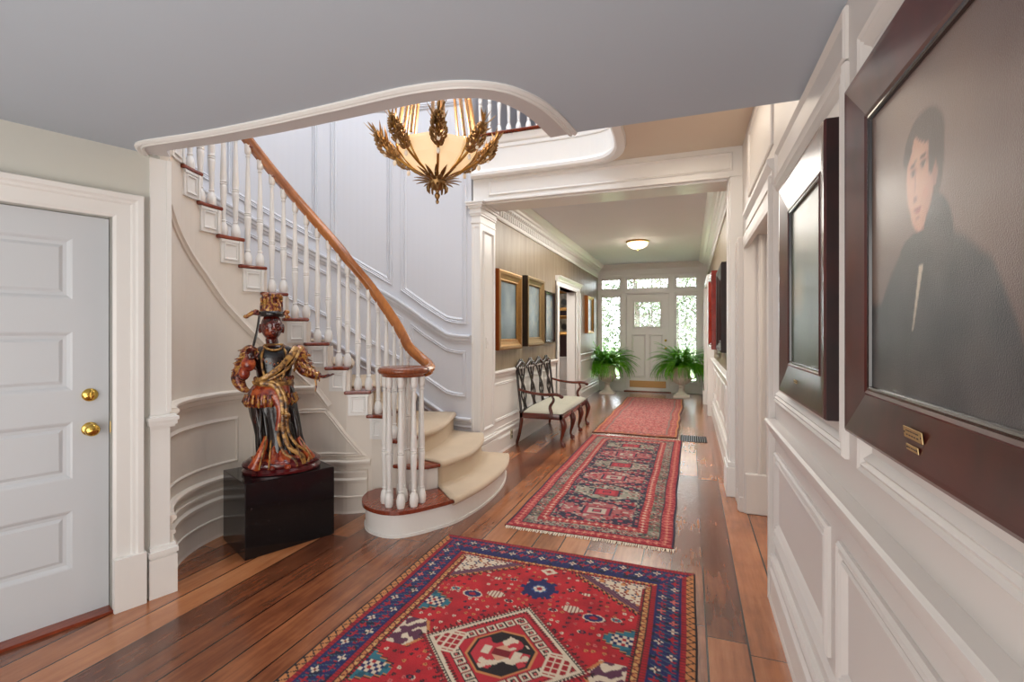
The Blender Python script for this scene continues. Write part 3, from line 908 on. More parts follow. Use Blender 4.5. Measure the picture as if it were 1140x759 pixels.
stairs = thing('staircase', 'curved white staircase with wooden treads rising behind the statue', 'staircase', (0, 0, 0))
for k_ in range(1, 18):
    z1_ = k_ * RISE
    mb = MB()
    if k_ == 1:
        poly = [tuple(p[:2]) for p in NC[1]] + [(-2.12, 4.64), (-2.2, 4.4), (-2.15, 3.7), (-2.2, 3.35), (-2.34, 3.25)]
        poly = [tuple(p) for p in poly]
    else:
        front = [tuple(nose(k_, i / (N - 1))) for i in range(N)]
        nb = max(k_ + 1, 3)
        back = [tuple(nose(nb, i / (N - 1), .04)) for i in range(N)] if k_ < 17 else [tuple(nose(18, i / (N - 1))) for i in range(N)]
        a0_ = S_IN[k_]; a1_ = S_IN[k_ + 1] + .02
        inn = [p_in.S(lerp(a0_, a1_, j / 4), 0, .025)[:2] for j in (3, 2, 1)]
        if k_ == 2: inn = [(-2.2, 3.27)]
        ang0, ang1 = dict(OUT_TAB)[k_], dict(OUT_TAB)[k_ + 1]
        out_ = [p_out.S(lerp(so(ang0), so(ang1), j / 4), 0, .0)[:2] for j in (1, 2, 3)] if k_ > 2 else []
        poly = front + [tuple(p) for p in out_] + back[::-1] + [tuple(p) for p in inn]
    mb.prism(poly, z1_ - .028, z1_)
    o = mb.build('tread', M['tread'], stairs)
    bv = mod(o, 'BEVEL', width=.011, segments=3, limit_method='ANGLE', angle_limit=R_(50))
    # riser
    mb = MB()
    if k_ == 1:
        ins = []
        P = [Vector(p[:2]) for p in NC[1]]
        for i, p in enumerate(P):
            a = P[max(0, i - 1)]; b = P[min(len(P) - 1, i + 1)]; d = (b - a).normalized(); ins.append(tuple(p + Vector((-d.y, d.x)) * .026))
        poly = ins + [(-2.12, 4.64), (-2.15, 3.7), (-2.33, 3.28)]
        mb.prism(poly, 0, z1_ - .03)
        ins2 = []
        for i, p in enumerate(P):
            a = P[max(0, i - 1)]; b = P[min(len(P) - 1, i + 1)]; d = (b - a).normalized(); ins2.append(tuple(p + Vector((-d.y, d.x)) * .018))
        mb.prism(ins2 + [(-2.12, 4.64), (-2.15, 3.7), (-2.33, 3.28)], 0, .02)
        mb.prism(ins2 + [(-2.12, 4.64), (-2.15, 3.7), (-2.33, 3.28)], z1_ - .045, z1_ - .03)
    else:
        rows = []
        for bk in (.028, .045):
            rows.append([tuple(nose(k_, i / (N - 1), bk)) for i in range(N)])
        poly = rows[0] + rows[1][::-1]
        mb.prism(poly, (k_ - 1) * RISE, z1_ - .03)
    mb.build('riser', M['white'], stairs)
# bracket panels on the open string
for k_ in range(4, 17):
    s0_ = S_IN[k_] + .026; s1_ = S_IN[k_ + 1] + .012
    z1_ = k_ * RISE - .028; z0_ = z1_ - .168
    mb = MB()
    wall(mb, p_in, s0_, s1_, z0_, z1_, .02, .012)
    rectf(mb, Plan([p_in.at(s_)[0] + p_in.at(s_)[1] * .012 for s_ in (s0_, (s0_ + s1_) / 2, s1_)], 1 if True else -1), .03, (s1_ - s0_) - .03, z0_ + .03, z1_ - .03, [(-.008, 0), (-.004, .006), (.004, .006), (.008, 0)])
    wall(mb, p_in, s0_ - .008, s1_ + .004, z1_ - .018, z1_, .02, .02)
    mb.build('string_bracket', M['white'], stairs)
def baluster_mb(h):
    """h total height; square foot, vase, rings, slender taper, small neck block"""
    mb = MB()
    mb.lathe([(.001, 0), (.022, 0), (.0265, .02), (.0275, .05), (.022, .085), (.0145, .10), (.013, .108), (.0175, .115), (.013, .122)], 12)
    a = .122; b = h - .10; mid = a + (b - a) * .36
    mb.lathe([(.013, a), (.0155, lerp(a, mid, .5)), (.0205, mid - .02), (.0205, mid - .006), (.0165, mid), (.0215, mid + .008), (.0165, mid + .016), (.0215, mid + .024), (.017, mid + .032), (.020, mid + .05), (.015, lerp(mid, b, .5)), (.0105, b - .01), (.0105, b), (.016, b + .008), (.0105, b + .016), (.011, b + .02)], 12)
    mb.lathe([(.011, h - .08), (.018, h - .07), (.020, h - .055), (.020, h)], 12)
    mb.v = [(p[0] * 1.15, p[1] * 1.15, p[2]) for p in mb.v]
    return mb
stab = [(S_IN[k_], k_ * RISE) for k_ in ks]
def nz(s): return interp(stab, s)
def railz_(s): return nz(s) + .83
for k_ in range(2, 17):
    for fr in (.22, .72):
        s_ = lerp(S_IN[k_], S_IN[k_ + 1], fr)
        x_, y_, _ = p_in.S(s_, 0, -.05)
        if k_ == 2 and fr < .5: continue
        h = railz_(s_) - .052 - k_ * RISE
        o = baluster_mb(h).build('baluster', M['white'], stairs, 50, (x_, y_, k_ * RISE)); o.rotation_euler.z = random.uniform(0, .3)
NCX, NCY = -1.972, 3.07
for i in range(9):
    a = 2 * PI * (i + .35) / 9
    o = baluster_mb(1.115 - RISE).build('baluster', M['white'], stairs, 50, (NCX + .135 * math.cos(a), NCY + .135 * math.sin(a), RISE))
o = baluster_mb(1.115 - RISE).build('baluster', M['white'], stairs, 50, (NCX, NCY, RISE))
# handrail
hp = [(-1.835, 3.13, 1.155), (-1.845, 3.22, 1.165), (-1.89, 3.31, 1.185), (-1.96, 3.355, 1.215)]
ss = [S_IN[2] + .06 + i * .05 for i in range(int((p_in.L - S_IN[2]) / .05) - 1)]
zs = [railz_(s_) for s_ in ss]
for it in range(6): zs = [zs[0]] + [(zs[i - 1] + zs[i] * 2 + zs[i + 1]) / 4 for i in range(1, len(zs) - 1)] + [zs[-1]]
for s_, z_ in zip(ss, zs):
    x_, y_, _ = p_in.S(s_, 0, -.05); hp.append((x_, y_, max(z_, hp[-1][2] + .004)))
def rail_sweep(mb, pts, prof):
    pts = [Vector(p) for p in pts]; rings = []
    for i, p in enumerate(pts):
        a = pts[max(i - 1, 0)]; b = pts[min(i + 1, len(pts) - 1)]; t_ = (b - a).normalized()
        side = Vector((0, 0, 1)).cross(t_).normalized(); up = t_.cross(side)
        rings.append([p + side * x + up * z for x, z in prof])
    n = len(prof); vs = [q for r in rings for q in r]; fs = []
    for i in range(len(rings) - 1):
        for j in range(n):
            k = (j + 1) % n; fs.append((i * n + j, i * n + k, i * n + n + k, i * n + n + j))
    fs += [tuple(range(n)), tuple((len(rings) - 1) * n + j for j in range(n))]
    mb.add(vs, fs)
HP = [(-.022, -.045), (-.024, -.028), (-.036, -.02), (-.038, -.004), (-.034, .006), (-.026, .012), (-.018, .026), (0, .032), (.018, .026), (.026, .012), (.034, .006), (.038, -.004), (.036, -.02), (.024, -.028), (.022, -.045)]
mb = MB(); rail_sweep(mb, smooth_pts(hp, 3), HP)
tag(mb.build('handrail', M['oak'], stairs, 60), 'honey coloured wooden handrail')
mb = MB(); mb.lathe([(.001, 1.112), (.14, 1.112), (.155, 1.116), (.16, 1.13), (.176, 1.136), (.186, 1.15), (.186, 1.165), (.176, 1.178), (.16, 1.182), (.12, 1.186), (.001, 1.188)], 48, (NCX, NCY, 0))
tag(mb.build('newel_cap', M['cap'], stairs, 50), 'round red brown wooden cap over the baluster cluster')
# small rail knuckles (dark blocks under the handrail)
for k_ in range(9, 16):
    s_ = S_IN[k_] + .10
    x_, y_, _ = p_in.S(s_, 0, -.05)
    mb = MB(); mb.ell((x_, y_, railz_(s_) - .052), (.03, .03, .014), 10, 6); mb.build('rail_block', M['cap'], stairs, 60)

# runner carpet
C = {1: smooth_pts([(-1.635, 3.22, 0), (-1.585, 3.55, 0), (-1.58, 3.95, 0), (-1.63, 4.3, 0), (-1.735, 4.62, 0)], 5),
     2: smooth_pts([(-1.865, 3.43, 0), (-1.80, 3.78, 0), (-1.83, 4.1, 0), (-1.92, 4.4, 0), (-2.01, 4.6, 0)], 5),
     3: smooth_pts([(-2.115, 3.50, 0), (-2.10, 3.75, 0), (-2.15, 4.05, 0), (-2.25, 4.38, 0), (-2.33, 4.61, 0)], 5)}
NCARP = 21
CR_ = {}
for k_ in range(1, 18):
    if k_ in C: CR_[k_] = resample(C[k_], NCARP)
    else: CR_[k_] = [nose(k_, lerp(.17, .93, i / (NCARP - 1))) for i in range(NCARP)]
def nrm(k, i):
    a = CR_[k][max(i - 1, 0)]; b = CR_[k][min(i + 1, NCARP - 1)]; d = (b - a).normalized(); n_ = Vector((-d.y, d.x))
    q = CR_[min(k + 1, 17)][i] - CR_[k][i] if k < 17 else None
    if q is not None and n_.dot(q) < 0: n_ = -n_
    if q is None and n_.x > 0: n_ = -n_
    return n_
rows = []
T = .012
for k_ in range(16, 0, -1):
    z_ = k_ * RISE + T
    nx = [CR_[k_ + 1][i] + nrm(k_ + 1, i) * (.028 - T) for i in range(NCARP)]
    seq = [(0, None, z_ + .0)]
    rows.append([(nx[i].x, nx[i].y, z_ + .012) for i in range(NCARP)])
    rows.append([((nx[i] * .92 + CR_[k_][i] * .08).x, (nx[i] * .92 + CR_[k_][i] * .08).y, z_) for i in range(NCARP)])
    for o_, dz in ((.04, 0), (.012, 0), (-.004, -.006), (-.012, -.02), (-.012, -.034), (-.002, -.048), (.018, -.055)):
        rows.append([(CR_[k_][i].x + nrm(k_, i).x * o_, CR_[k_][i].y + nrm(k_, i).y * o_, z_ + dz) for i in range(NCARP)])
    if k_ == 1: break
mb = MB(); mb.grid(rows)
run = mb.build('stair_runner', M['runner'], None, 60)
mod(run, 'SOLIDIFY', thickness=.011, offset=-1)
tag(run, 'beige wool carpet runner covering the curved stair steps', 'carpet')

# second floor balustrade
bal = thing('balcony_balustrade', 'white balustrade on the upper landing above the hall opening', 'balustrade', (0, 0, 0))
s_ = .06
while s_ < p_fas.L - .15:
    x_, y_, _ = p_fas.S(s_, 0, -.07)
    baluster_mb(.82).build('baluster', M['white'], bal, 50, (x_, y_, F2))
    s_ += .107
pts = [p_fas.S(i * .06 + .001, F2 + .86, -.07) for i in range(int(p_fas.L / .06))]
mb = MB(); rail_sweep(mb, pts, HP); mb.build('handrail', M['oak'], bal, 60)

# ================================================================ chandelier
CHX, CHY = -1.60, 2.90
ch = thing('chandelier', 'gilt wheat sheaf chandelier with glowing alabaster bowl over the stairs', 'chandelier', (CHX, CHY, 2.30))
zc = lambda z: z - 2.30
mb = MB()
mb.lathe([(.06, .17), (.10, .19), (.17, .24), (.225, .29), (.258, .345), (.264, .365), (.262, .385), (.254, .385), (.248, .345), (.215, .295), (.16, .25), (.09, .20), (.05, .18)], 8, M=Matrix.Rotation(R_(22.5), 4, 'Z'))
tag(mb.build('glass_bowl', M['alabaster'], ch), 'glowing amber alabaster bowl')
for i in range(4):
    a = i * PI / 2 + .5
    mb = MB(); mb.ell((.12 * math.cos(a), .12 * math.sin(a), .34), (.028, .028, .04), 12, 8); mb.build('bulb', M['bulb'], ch, True)
# finial
mb = MB(); mb.lathe([(.0001, 0), (.008, .004), (.012, .018), (.006, .03), (.016, .045), (.02, .06), (.010, .075), (.014, .09), (.034, .10), (.05, .118), (.06, .14), (.064, .17), (.052, .185), (.02, .19)], 24)
for i in range(12):
    a = 2 * PI * i / 12; d = Vector((math.cos(a), math.sin(a), 0))
    mb.tube([d * .05 + Vector((0, 0, .13)), d * .066 + Vector((0, 0, .11)), d * .064 + Vector((0, 0, .085)), d * .055 + Vector((0, 0, .075))], [.008, .009, .007, .002], 6)
mb.build('finial', M['bronze'], ch, 40)
def leafblade(mb, base, dirv, up, L, w, curl=.4, n=6):
    base = Vector(base); d = Vector(dirv).normalized(); u = Vector(up); side = d.cross(u).normalized(); rows = []
    for i in range(n + 1):
        t = i / n; ww = w * math.sin(PI * min(1, (t * .85 + .15))) * (1 - t * .3)
        c = base + d * L * t + u * (curl * L * t * t)
        rows.append([c - side * ww, c + u * .15 * ww * 0 + Vector((0, 0, 0)), c + side * ww])
    mb.grid([[tuple(q) for q in r] for r in rows])
mb = MB()
for ring, (r, z_, L, up_) in enumerate(((.05, .15, .12, .3), (.055, .165, .10, .8))):
    for i in range(14):
        a = 2 * PI * (i + ring * .5) / 14
        d = Vector((math.cos(a), math.sin(a), up_)); leafblade(mb, (r * math.cos(a), r * math.sin(a), z_), d, (0, 0, 1) if ring == 0 else (math.cos(a), math.sin(a), -.2), L, .016, -.25 if ring == 0 else .3)
o = mb.build('leaf_cup', M['bronze'], ch, 60); mod(o, 'SOLIDIFY', thickness=.003)
def arm(i):
    a = 2 * PI * i / 8 + R_(CH_PH); d = Vector((math.cos(a), math.sin(a), 0)); Zv = Vector((0, 0, 1))
    prof = [(.045, .18), (.12, .21), (.20, .25), (.28, .305), (.35, .37), (.40, .455)]
    P = [d * r + Zv * z_ for r, z_ in prof]
    mb = MB(); mb.tube(smooth_pts(P, 5), .0085, 7)
    # glass joint rib lying on the bowl
    mb.tube([d * .06 + Zv * .172, d * .17 + Zv * .238, d * .258 + Zv * .345, d * .265 + Zv * .388], .007, 6)
    o = mb.build('arm', M['gold'], ch, 60)
    rnd = random.Random(i); w = MB()
    side = d.cross(Zv)
    cl = smooth_pts(P, 8)[24:]
    for j in range(150):
        t = rnd.random(); c = cl[int(t * (len(cl) - 1))]
        an = rnd.uniform(0, 2 * PI)
        rr = .040 * (math.sin(PI * (t * .8 + .15)))
        off = side * math.cos(an) * rr * 1.2 + (d * .5 + Zv * .7).normalized().cross(side) * math.sin(an) * rr
        ax = (off.normalized() * .8 + (d * .5 + Zv)).normalized()
        q = ax.to_track_quat('Z', 'Y').to_matrix()
        w.ell(c + off, (.0075, .0075, .0165), 6, 4, q)
    for j in range(20):
        c = cl[int(rnd.uniform(.15, 1) * (len(cl) - 1))]
        dd = (d * rnd.uniform(-.1, .9) + side * rnd.uniform(-1, 1) + Zv * rnd.uniform(.6, 1.5)).normalized()
        leafblade(w, c, dd, side * rnd.uniform(-1, 1) + d * .3, rnd.uniform(.07, .15), .009, rnd.uniform(-.35, .35), 4)
    g = w.build('wheat_cluster', M['bronze'], o); mod(g, 'SOLIDIFY', thickness=.0015)
    for t_ in (.0, .45):
        dr = MB(); c = cl[int(t_ * (len(cl) - 1))] - Zv * .045
        dr.ell(c, (.013, .013, .019), 10, 8)
        dr.build('glass_drop', M['dropglass'], o, True)
    # suspension bars, wrapped like bamboo
    for sgn in (-1, 1):
        b = MB(); p0 = d * .27 + Zv * .39 + side * .035 * sgn; p1 = d * .085 + Zv * 1.55 + side * .015 * sgn
        b.tube([p0, p0.lerp(p1, .5), p1], .0105, 7)
        for t_ in (.1, .3, .5, .7, .9): b.ell(p0.lerp(p1, t_), (.013, .013, .01), 8, 5)
        b.build('suspension_bar', M['rod'], ch, 50)
M['dropglass'] = emis('faintly glowing glass drop', (250, 240, 225), (255, 220, 170), .12, .08)  # drops glow faintly by emission, though they are no bulbs
CH_PH = 30
for i in range(8): arm(i)
mb = MB(); mb.lathe([(.10, 1.53), (.12, 1.54), (.12, 1.57), (.09, 1.6), (.04, 1.63), (.02, 1.68), (.02, 1.74), (.0001, 1.75)], 20)
mb.tube([(0, 0, 1.74), (0, 0, TOPZ - 2.30)], .008, 8); mb.lathe([(.02, TOPZ - 2.36), (.07, TOPZ - 2.32), (.07, TOPZ - 2.30)], 20)
mb.build('crown_and_stem', M['gold'], ch, 50)

# ================================================================ flush ceiling light
cl_ = thing('ceiling_light', 'ribbed glass dome light on the entry hall ceiling', 'ceiling light', (-.88, 8.95, HZ))
mb = MB(); mb.lathe([(.20, 0), (.205, -.012), (.19, -.024), (.175, -.026), (.0001, -.026)], 32); mb.build('rim', M['brass'], cl_, 50)
mb = MB(); mb.lathe([(.18, -.02), (.178, -.05), (.16, -.085), (.12, -.115), (.06, -.135), (.0001, -.14)], 72, ribs=24, rib=.03); mb.build('glass_dome', M['domeglass'], cl_, 60)
mb = MB(); mb.lathe([(.0001, -.165), (.012, -.16), (.016, -.15), (.02, -.136), (.0001, -.134)], 14); mb.build('finial', M['brass'], cl_, 60)

# ================================================================ black plinth
pc = [Vector((-2.62, 2.28)), Vector((-2.38, 2.81)), Vector((-2.82, 3.01)), Vector((-3.045, 2.45))]
mb = MB()
ex = (pc[1] - pc[0]); L1 = ex.length; ex.normalize(); ey = Vector((-ex.y, ex.x)); L2 = .46
ang_p = math.atan2(ex.y, ex.x)
mb.box(0, L1, 0, L2, 0, .48, .003)
pl = mb.build('plinth', M['granite'], None); pl.location = (pc[0].x, pc[0].y, 0); pl.rotation_euler.z = ang_p
tag(pl, 'polished black granite block plinth carrying the statue', 'plinth')
PCEN = pc[0] + ex * L1 / 2 + ey * L2 / 2
print('plinth', L1, L2, PCEN)
# ================================================================ statue
def lacquer(name, stops, scale=9, rough=.22, metal_=0.0, bump=.3, gold=.0):
    t = NT(name); v = t.coord(); n = t.noise(v, scale, 7, .65)
    c = t.ramp(n, stops)
    t.set(Base_Color=c, Roughness=rough, Metallic=metal_, Coat_Weight=.4, Coat_Roughness=.1)
    t.bump(t.noise(v, 45, 5), bump, .006); return t.m
M['lac_black'] = lacquer('black and oxblood lacquer', [(.44, (10, 8, 10)), (.60, (26, 12, 13)), (.72, (84, 30, 20))])
M['lac_face'] = lacquer('red brown lacquered skin', [(.36, (30, 10, 10)), (.55, (96, 26, 16)), (.74, (170, 76, 34))], 14, .2, 0, .12)
M['lac_red'] = lacquer('orange red lacquered cloth', [(.36, (40, 12, 10)), (.47, (134, 40, 22)), (.58, (190, 92, 44)), (.66, (120, 34, 20)), (.78, (40, 14, 12))], 11)
M['lac_gold'] = lacquer('worn gilt sash', [(.36, (30, 16, 10)), (.46, (120, 80, 38)), (.58, (186, 142, 74)), (.72, (120, 84, 44))], 26, .34, .35, .4)
M['lac_mix'] = lacquer('gilt and red carved ornament', [(.38, (26, 12, 10)), (.48, (120, 30, 20)), (.56, (196, 146, 66)), (.68, (80, 60, 30)), (.8, (30, 40, 34))], 30, .3, .25, .5)
st = thing('statue', 'lacquered and gilt robed figure statue with tall crown and outstretched hand', 'statue', (PCEN.x + .035, PCEN.y - .01, .48), R_(46))
sx = lambda u: (u - 304) / 158
sz = lambda v: 1.44 - (v - 369) / 158 - .48
def loft(mb, rings, seg=48, folds=0, amp=0.0, ph=0.0, cap=True):
    """rings: (z, cx, cy, rx, ry, foldamp)"""
    vs = []; fs = []
    for (z_, cx_, cy_, rx, ry, fa) in rings:
        for j in range(seg):
            a = 2 * PI * j / seg
            k = 1 + fa * (math.cos(folds * a + ph + z_ * 5) * .6 + math.cos((folds * 2 + 1) * a + 1.3 - z_ * 9) * .4)
            vs.append((cx_ + rx * k * math.cos(a), cy_ + ry * k * math.sin(a), z_))
    n = len(rings)
    for i in range(n - 1):
        for j in range(seg):
            k = (j + 1) % seg; fs.append((i * seg + j, i * seg + k, (i + 1) * seg + k, (i + 1) * seg + j))
    if cap: fs.append(tuple(reversed(range(seg)))); fs.append(tuple((n - 1) * seg + j for j in range(seg)))
    mb.add(vs, fs)
# oval stand
mb = MB()
mb.lathe([(.90, 0), (.99, .004), (1.0, .02), (.95, .03), (.93, .036), (.97, .045), (1.0, .06), (.97, .075), (.90, .082), (.88, .088), (.84, .095), (.0001, .096)], 56, sx=.250, sy=.175)
stand = mb.build('oval_stand', wood('oxblood lacquered stand', (34, 8, 12), (104, 24, 28), .15, (1, 1, 1), 6, .6), st, 40)
# body: torso, neck, head, arms and hands in one surface
b = MB()
loft(b, [(sz(470), sx(296), 0, .10, .085, 0), (sz(440), sx(296), 0, .125, .10, 0), (sz(424), sx(296), 0, .098, .082, 0), (sz(408), sx(296), -.004, .108, .085, 0), (sz(396), sx(296), -.004, .122, .088, 0), (sz(388), sx(296), 0, .118, .072, 0), (sz(383), sx(296), .004, .06, .05, 0)], 32)
b.tube([(sx(296), .004, sz(390)), (sx(293), -.002, sz(376))], [.045, .038], 16)
hx, hz = sx(293.5), sz(363.5)
b.ell((hx, -.005, hz), (.068, .078, .094), 28, 20)
b.ell((hx + .008, -.042, hz - .045), (.042, .042, .038), 18, 12)     # jaw
b.ell((hx + .046, -.05, hz - .012), (.022, .022, .020), 12, 8); b.ell((hx - .026, -.06, hz - .012), (.022, .022, .020), 12, 8)
b.tube([(hx + .012, -.078, hz + .012), (hx + .014, -.094, hz - .012), (hx + .015, -.098, hz - .022)], [.008, .011, .013], 10)   # nose
b.ell((hx + .014, -.086, hz - .042), (.018, .010, .0065), 12, 8); b.ell((hx + .014, -.084, hz - .051), (.014, .010, .006), 12, 8)
for s_ in (-1, 1):
    b.tube([(hx + .012 + s_ * .012, -.082, hz + .016), (hx + .012 + s_ * .032, -.074, hz + .022), (hx + .012 + s_ * .048, -.058, hz + .014)], [.005, .0055, .003], 8)
    b.ell((hx + .012 + s_ * .028, -.071, hz + .003), (.014, .009, .006), 10, 6)
    b.ell((hx + s_ * .072, .01, hz - .015), (.010, .018, .034), 12, 8)
def limb(mb, P, R, seg=14): mb.tube(smooth_pts(P, 5), [interp([(i * 5, r) for i, r in enumerate(R)], j) for j in range((len(P) - 1) * 5 + 1)], seg)
# viewer-left arm: elbow out and down, hand lifted before the chest
limb(b, [(sx(277), 0, sz(391)), (sx(268), .0, sz(404)), (sx(264), -.03, sz(420))], [.042, .038, .032])
limb(b, [(sx(264), -.03, sz(420)), (sx(268), -.09, sz(410)), (sx(273), -.12, sz(399))], [.032, .028, .021])
b.ell((sx(274), -.13, sz(395)), (.022, .018, .028), 12, 8)
for j, (dx, L_) in enumerate(((-.016, .042), (-.005, .05), (.006, .047), (.016, .038))):
    b.tube([(sx(274) + dx, -.135, sz(393)), (sx(274) + dx * 1.2, -.145, sz(393) + L_ * .6), (sx(274) + dx * 1.2, -.158, sz(393) + L_)], [.008, .0075, .005], 8)
b.tube([(sx(276), -.135, sz(397)), (sx(280), -.15, sz(394)), (sx(281), -.155, sz(391))], [.009, .008, .006], 8)
# viewer-right arm reaching out to the side
limb(b, [(sx(315), 0, sz(391)), (sx(321), .0, sz(402)), (sx(325), -.02, sz(411))], [.042, .037, .031])
limb(b, [(sx(325), -.02, sz(411)), (sx(334), -.06, sz(416)), (sx(342), -.09, sz(419))], [.031, .026, .018])
hxx, hzz = sx(346), sz(419)
b.ell((hxx, -.10, hzz), (.028, .022, .013), 12, 8)
for j in range(4):
    dy = -.016 + j * .011; L_ = (.040, .05, .047, .037)[j]
    b.tube([(hxx + .018, -.10 + dy, hzz + .002), (hxx + .018 + L_ * .6, -.106 + dy, hzz + .010), (hxx + .018 + L_, -.106 + dy, hzz + .022 - j * .004)], [.0078, .007, .005], 8)
b.tube([(hxx, -.122, hzz + .002), (hxx + .018, -.136, hzz + .014), (hxx + .032, -.138, hzz + .02)], [.009, .008, .005], 8)
body = b.build('body', M['lac_face'], st)
mod(body, 'REMESH', mode='VOXEL', voxel_size=.0042, use_smooth_shade=True); mod(body, 'SMOOTH', factor=.5, iterations=2)
# dark bodice over the torso
b = MB(); loft(b, [(sz(430), sx(296), -.002, .108, .092, .02), (sz(418), sx(296), -.004, .106, .09, .01), (sz(404), sx(296), -.008, .118, .094, .0), (sz(395), sx(296), -.006, .126, .094, .0), (sz(388), sx(296), -.002, .120, .082, 0), (sz(385), sx(296), .0, .09, .07, 0)], 40, 7)
b.build('bodice', M['lac_black'], st, 60)
# long skirt with folds
b = MB()
R = [(sz(511), sx(303), 0, .165, .125, .13), (sz(500), sx(304), 0, .150, .118, .12), (sz(480), sx(301), 0, .142, .112, .09), (sz(460), sx(297), 0, .148, .115, .07), (sz(446), sx(295), 0, .150, .118, .05), (sz(432), sx(295), 0, .135, .105, .03), (sz(424), sx(296), 0, .11, .09, .01)]
RR = []
for i in range(len(R) - 1):
    for j in range(4): RR.append(tuple(lerp(R[i][q], R[i + 1][q], j / 4) for q in range(6)))
RR.append(R[-1]); loft(b, RR, 72, 7, ph=.6)
o = b.build('skirt', M['lac_black'], st, 70)
# hem flares in orange red
b = MB()
rnd = random.Random(21)
for i in range(15):
    u_ = lerp(278, 333, i / 14) + rnd.uniform(-1, 1); yy = -.15 + .0022 * abs(u_ - 303) ; top = rnd.uniform(488, 498) - (10 if i in (3, 4, 11) else 0)
    u0_ = 303 + (u_ - 303) * .72
    P = smooth_pts([(sx(u0_), yy + .045, sz(top)), (sx(lerp(u0_, u_, .45)), yy + .02, sz(lerp(top, 511, .6))), (sx(u_), yy - .005, sz(511 + rnd.uniform(-1, 1)))], 5)
    b.tube(P, [lerp(.008, rnd.uniform(.022, .032), i_ / (len(P) - 1)) for i_ in range(len(P))], 12)
for u0, v0, u2, v2, w1 in ((290, 476, 277, 512, .042), (318, 480, 333, 507, .03)):
    P = smooth_pts([(sx(u0), -.105, sz(v0)), (sx((u0 + u2) / 2 + (1 if u2 < 300 else -1)), -.135, sz((v0 + v2) / 2)), (sx(u2), -.125, sz(v2))], 5)
    b.tube(P, [lerp(.012, w1, i_ / (len(P) - 1)) for i_ in range(len(P))], 12)
for u_ in (294, 309): b.ell((sx(u_), -.165, sz(512)), (.024, .045, .016), 12, 8)
o = b.build('hem_drapery', M['lac_red'], st); mod(o, 'REMESH', mode='VOXEL', voxel_size=.0045, use_smooth_shade=True); mod(o, 'SMOOTH', factor=.5, iterations=2)
b = MB()
for u0, v0, u2, v2 in ((289, 478, 282, 512), (293, 484, 291, 513), (316, 488, 324, 510), (321, 484, 333, 506)):
    P = smooth_pts([(sx(u0), -.125, sz(v0)), (sx((u0 + u2) / 2), -.172, sz((v0 + v2) / 2)), (sx(u2), -.172, sz(v2))], 5); b = MB(); b.tube(P, .006, 8)
    b.build('hem_gilding', M['lac_gold'], st, 60)
b = MB()
for u0, v0, u2, v2 in ((279, 450, 285, 500), (286, 452, 290, 496), (314, 452, 320, 492), (308, 455, 313, 490), (283, 451, 281, 490)):
    P = smooth_pts([(sx(u0), -.10, sz(v0)), (sx((u0 + u2) / 2) + .006, -.118, sz((v0 + v2) / 2)), (sx(u2), -.115, sz(v2))], 5); b.tube(P, [.006 + .010 * math.sin(PI * i_ / (len(P) - 1)) for i_ in range(len(P))], 8)
b.build('skirt_folds', M['lac_black'], st, 60)
# rows of gilded tabs over the hips and chest
b = MB()
for i in range(13):
    a_ = PI + PI * (i + .5) / 13; r_ = .152
    c0 = Vector((sx(293) + r_ * math.cos(a_), r_ * .85 * math.sin(a_), sz(436)))
    b = MB(); b.tube([c0, c0 + Vector((math.cos(a_) * .012, math.sin(a_) * .012, -.05)), c0 + Vector((math.cos(a_) * .002, math.sin(a_) * .002, -.085))], [.010, .016, .004], 8); b.build('hip_tab', M['lac_mix'], st, 60)
for i in range(9):
    a_ = PI + PI * (i + .5) / 9
    c0 = Vector((sx(296) + .116 * math.cos(a_), .093 * math.sin(a_), sz(420)))
    b = MB(); b.ell(c0, (.014, .010, .018), 8, 6); b.build('belt_boss', M['lac_mix'], st, 60)
# overskirt flaps
b = MB()
R = [(sz(449), sx(293), 0, .146, .122, .10), (sz(440), sx(293), 0, .150, .128, .07), (sz(431), sx(294), 0, .138, .115, .04), (sz(425), sx(296), 0, .12, .10, .0)]
RR = []
for i in range(len(R) - 1):
    for j in range(3): RR.append(tuple(lerp(R[i][q], R[i + 1][q], j / 3) for q in range(6)))
RR.append(R[-1]); loft(b, RR, 60, 5, ph=2.2, cap=False)
P = smooth_pts([(sx(298), -.13, sz(436)), (sx(303), -.15, sz(452)), (sx(299), -.14, sz(474))], 5)
b.tube(P, [lerp(.045, .014, i / (len(P) - 1)) for i in range(len(P))], 12, flat=.4, up=(0, 1, 0))
o = b.build('overskirt', M['lac_red'], st, 60); mod(o, 'SOLIDIFY', thickness=.006)
# belt
b = MB(); loft(b, [(sz(429), sx(296), 0, .122, .103, .02), (sz(426), sx(296), 0, .128, .108, .03), (sz(422), sx(296), 0, .122, .102, .02), (sz(419), sx(296), 0, .11, .094, .0)], 48, 12)
b.build('belt', M['lac_gold'], st, 50)
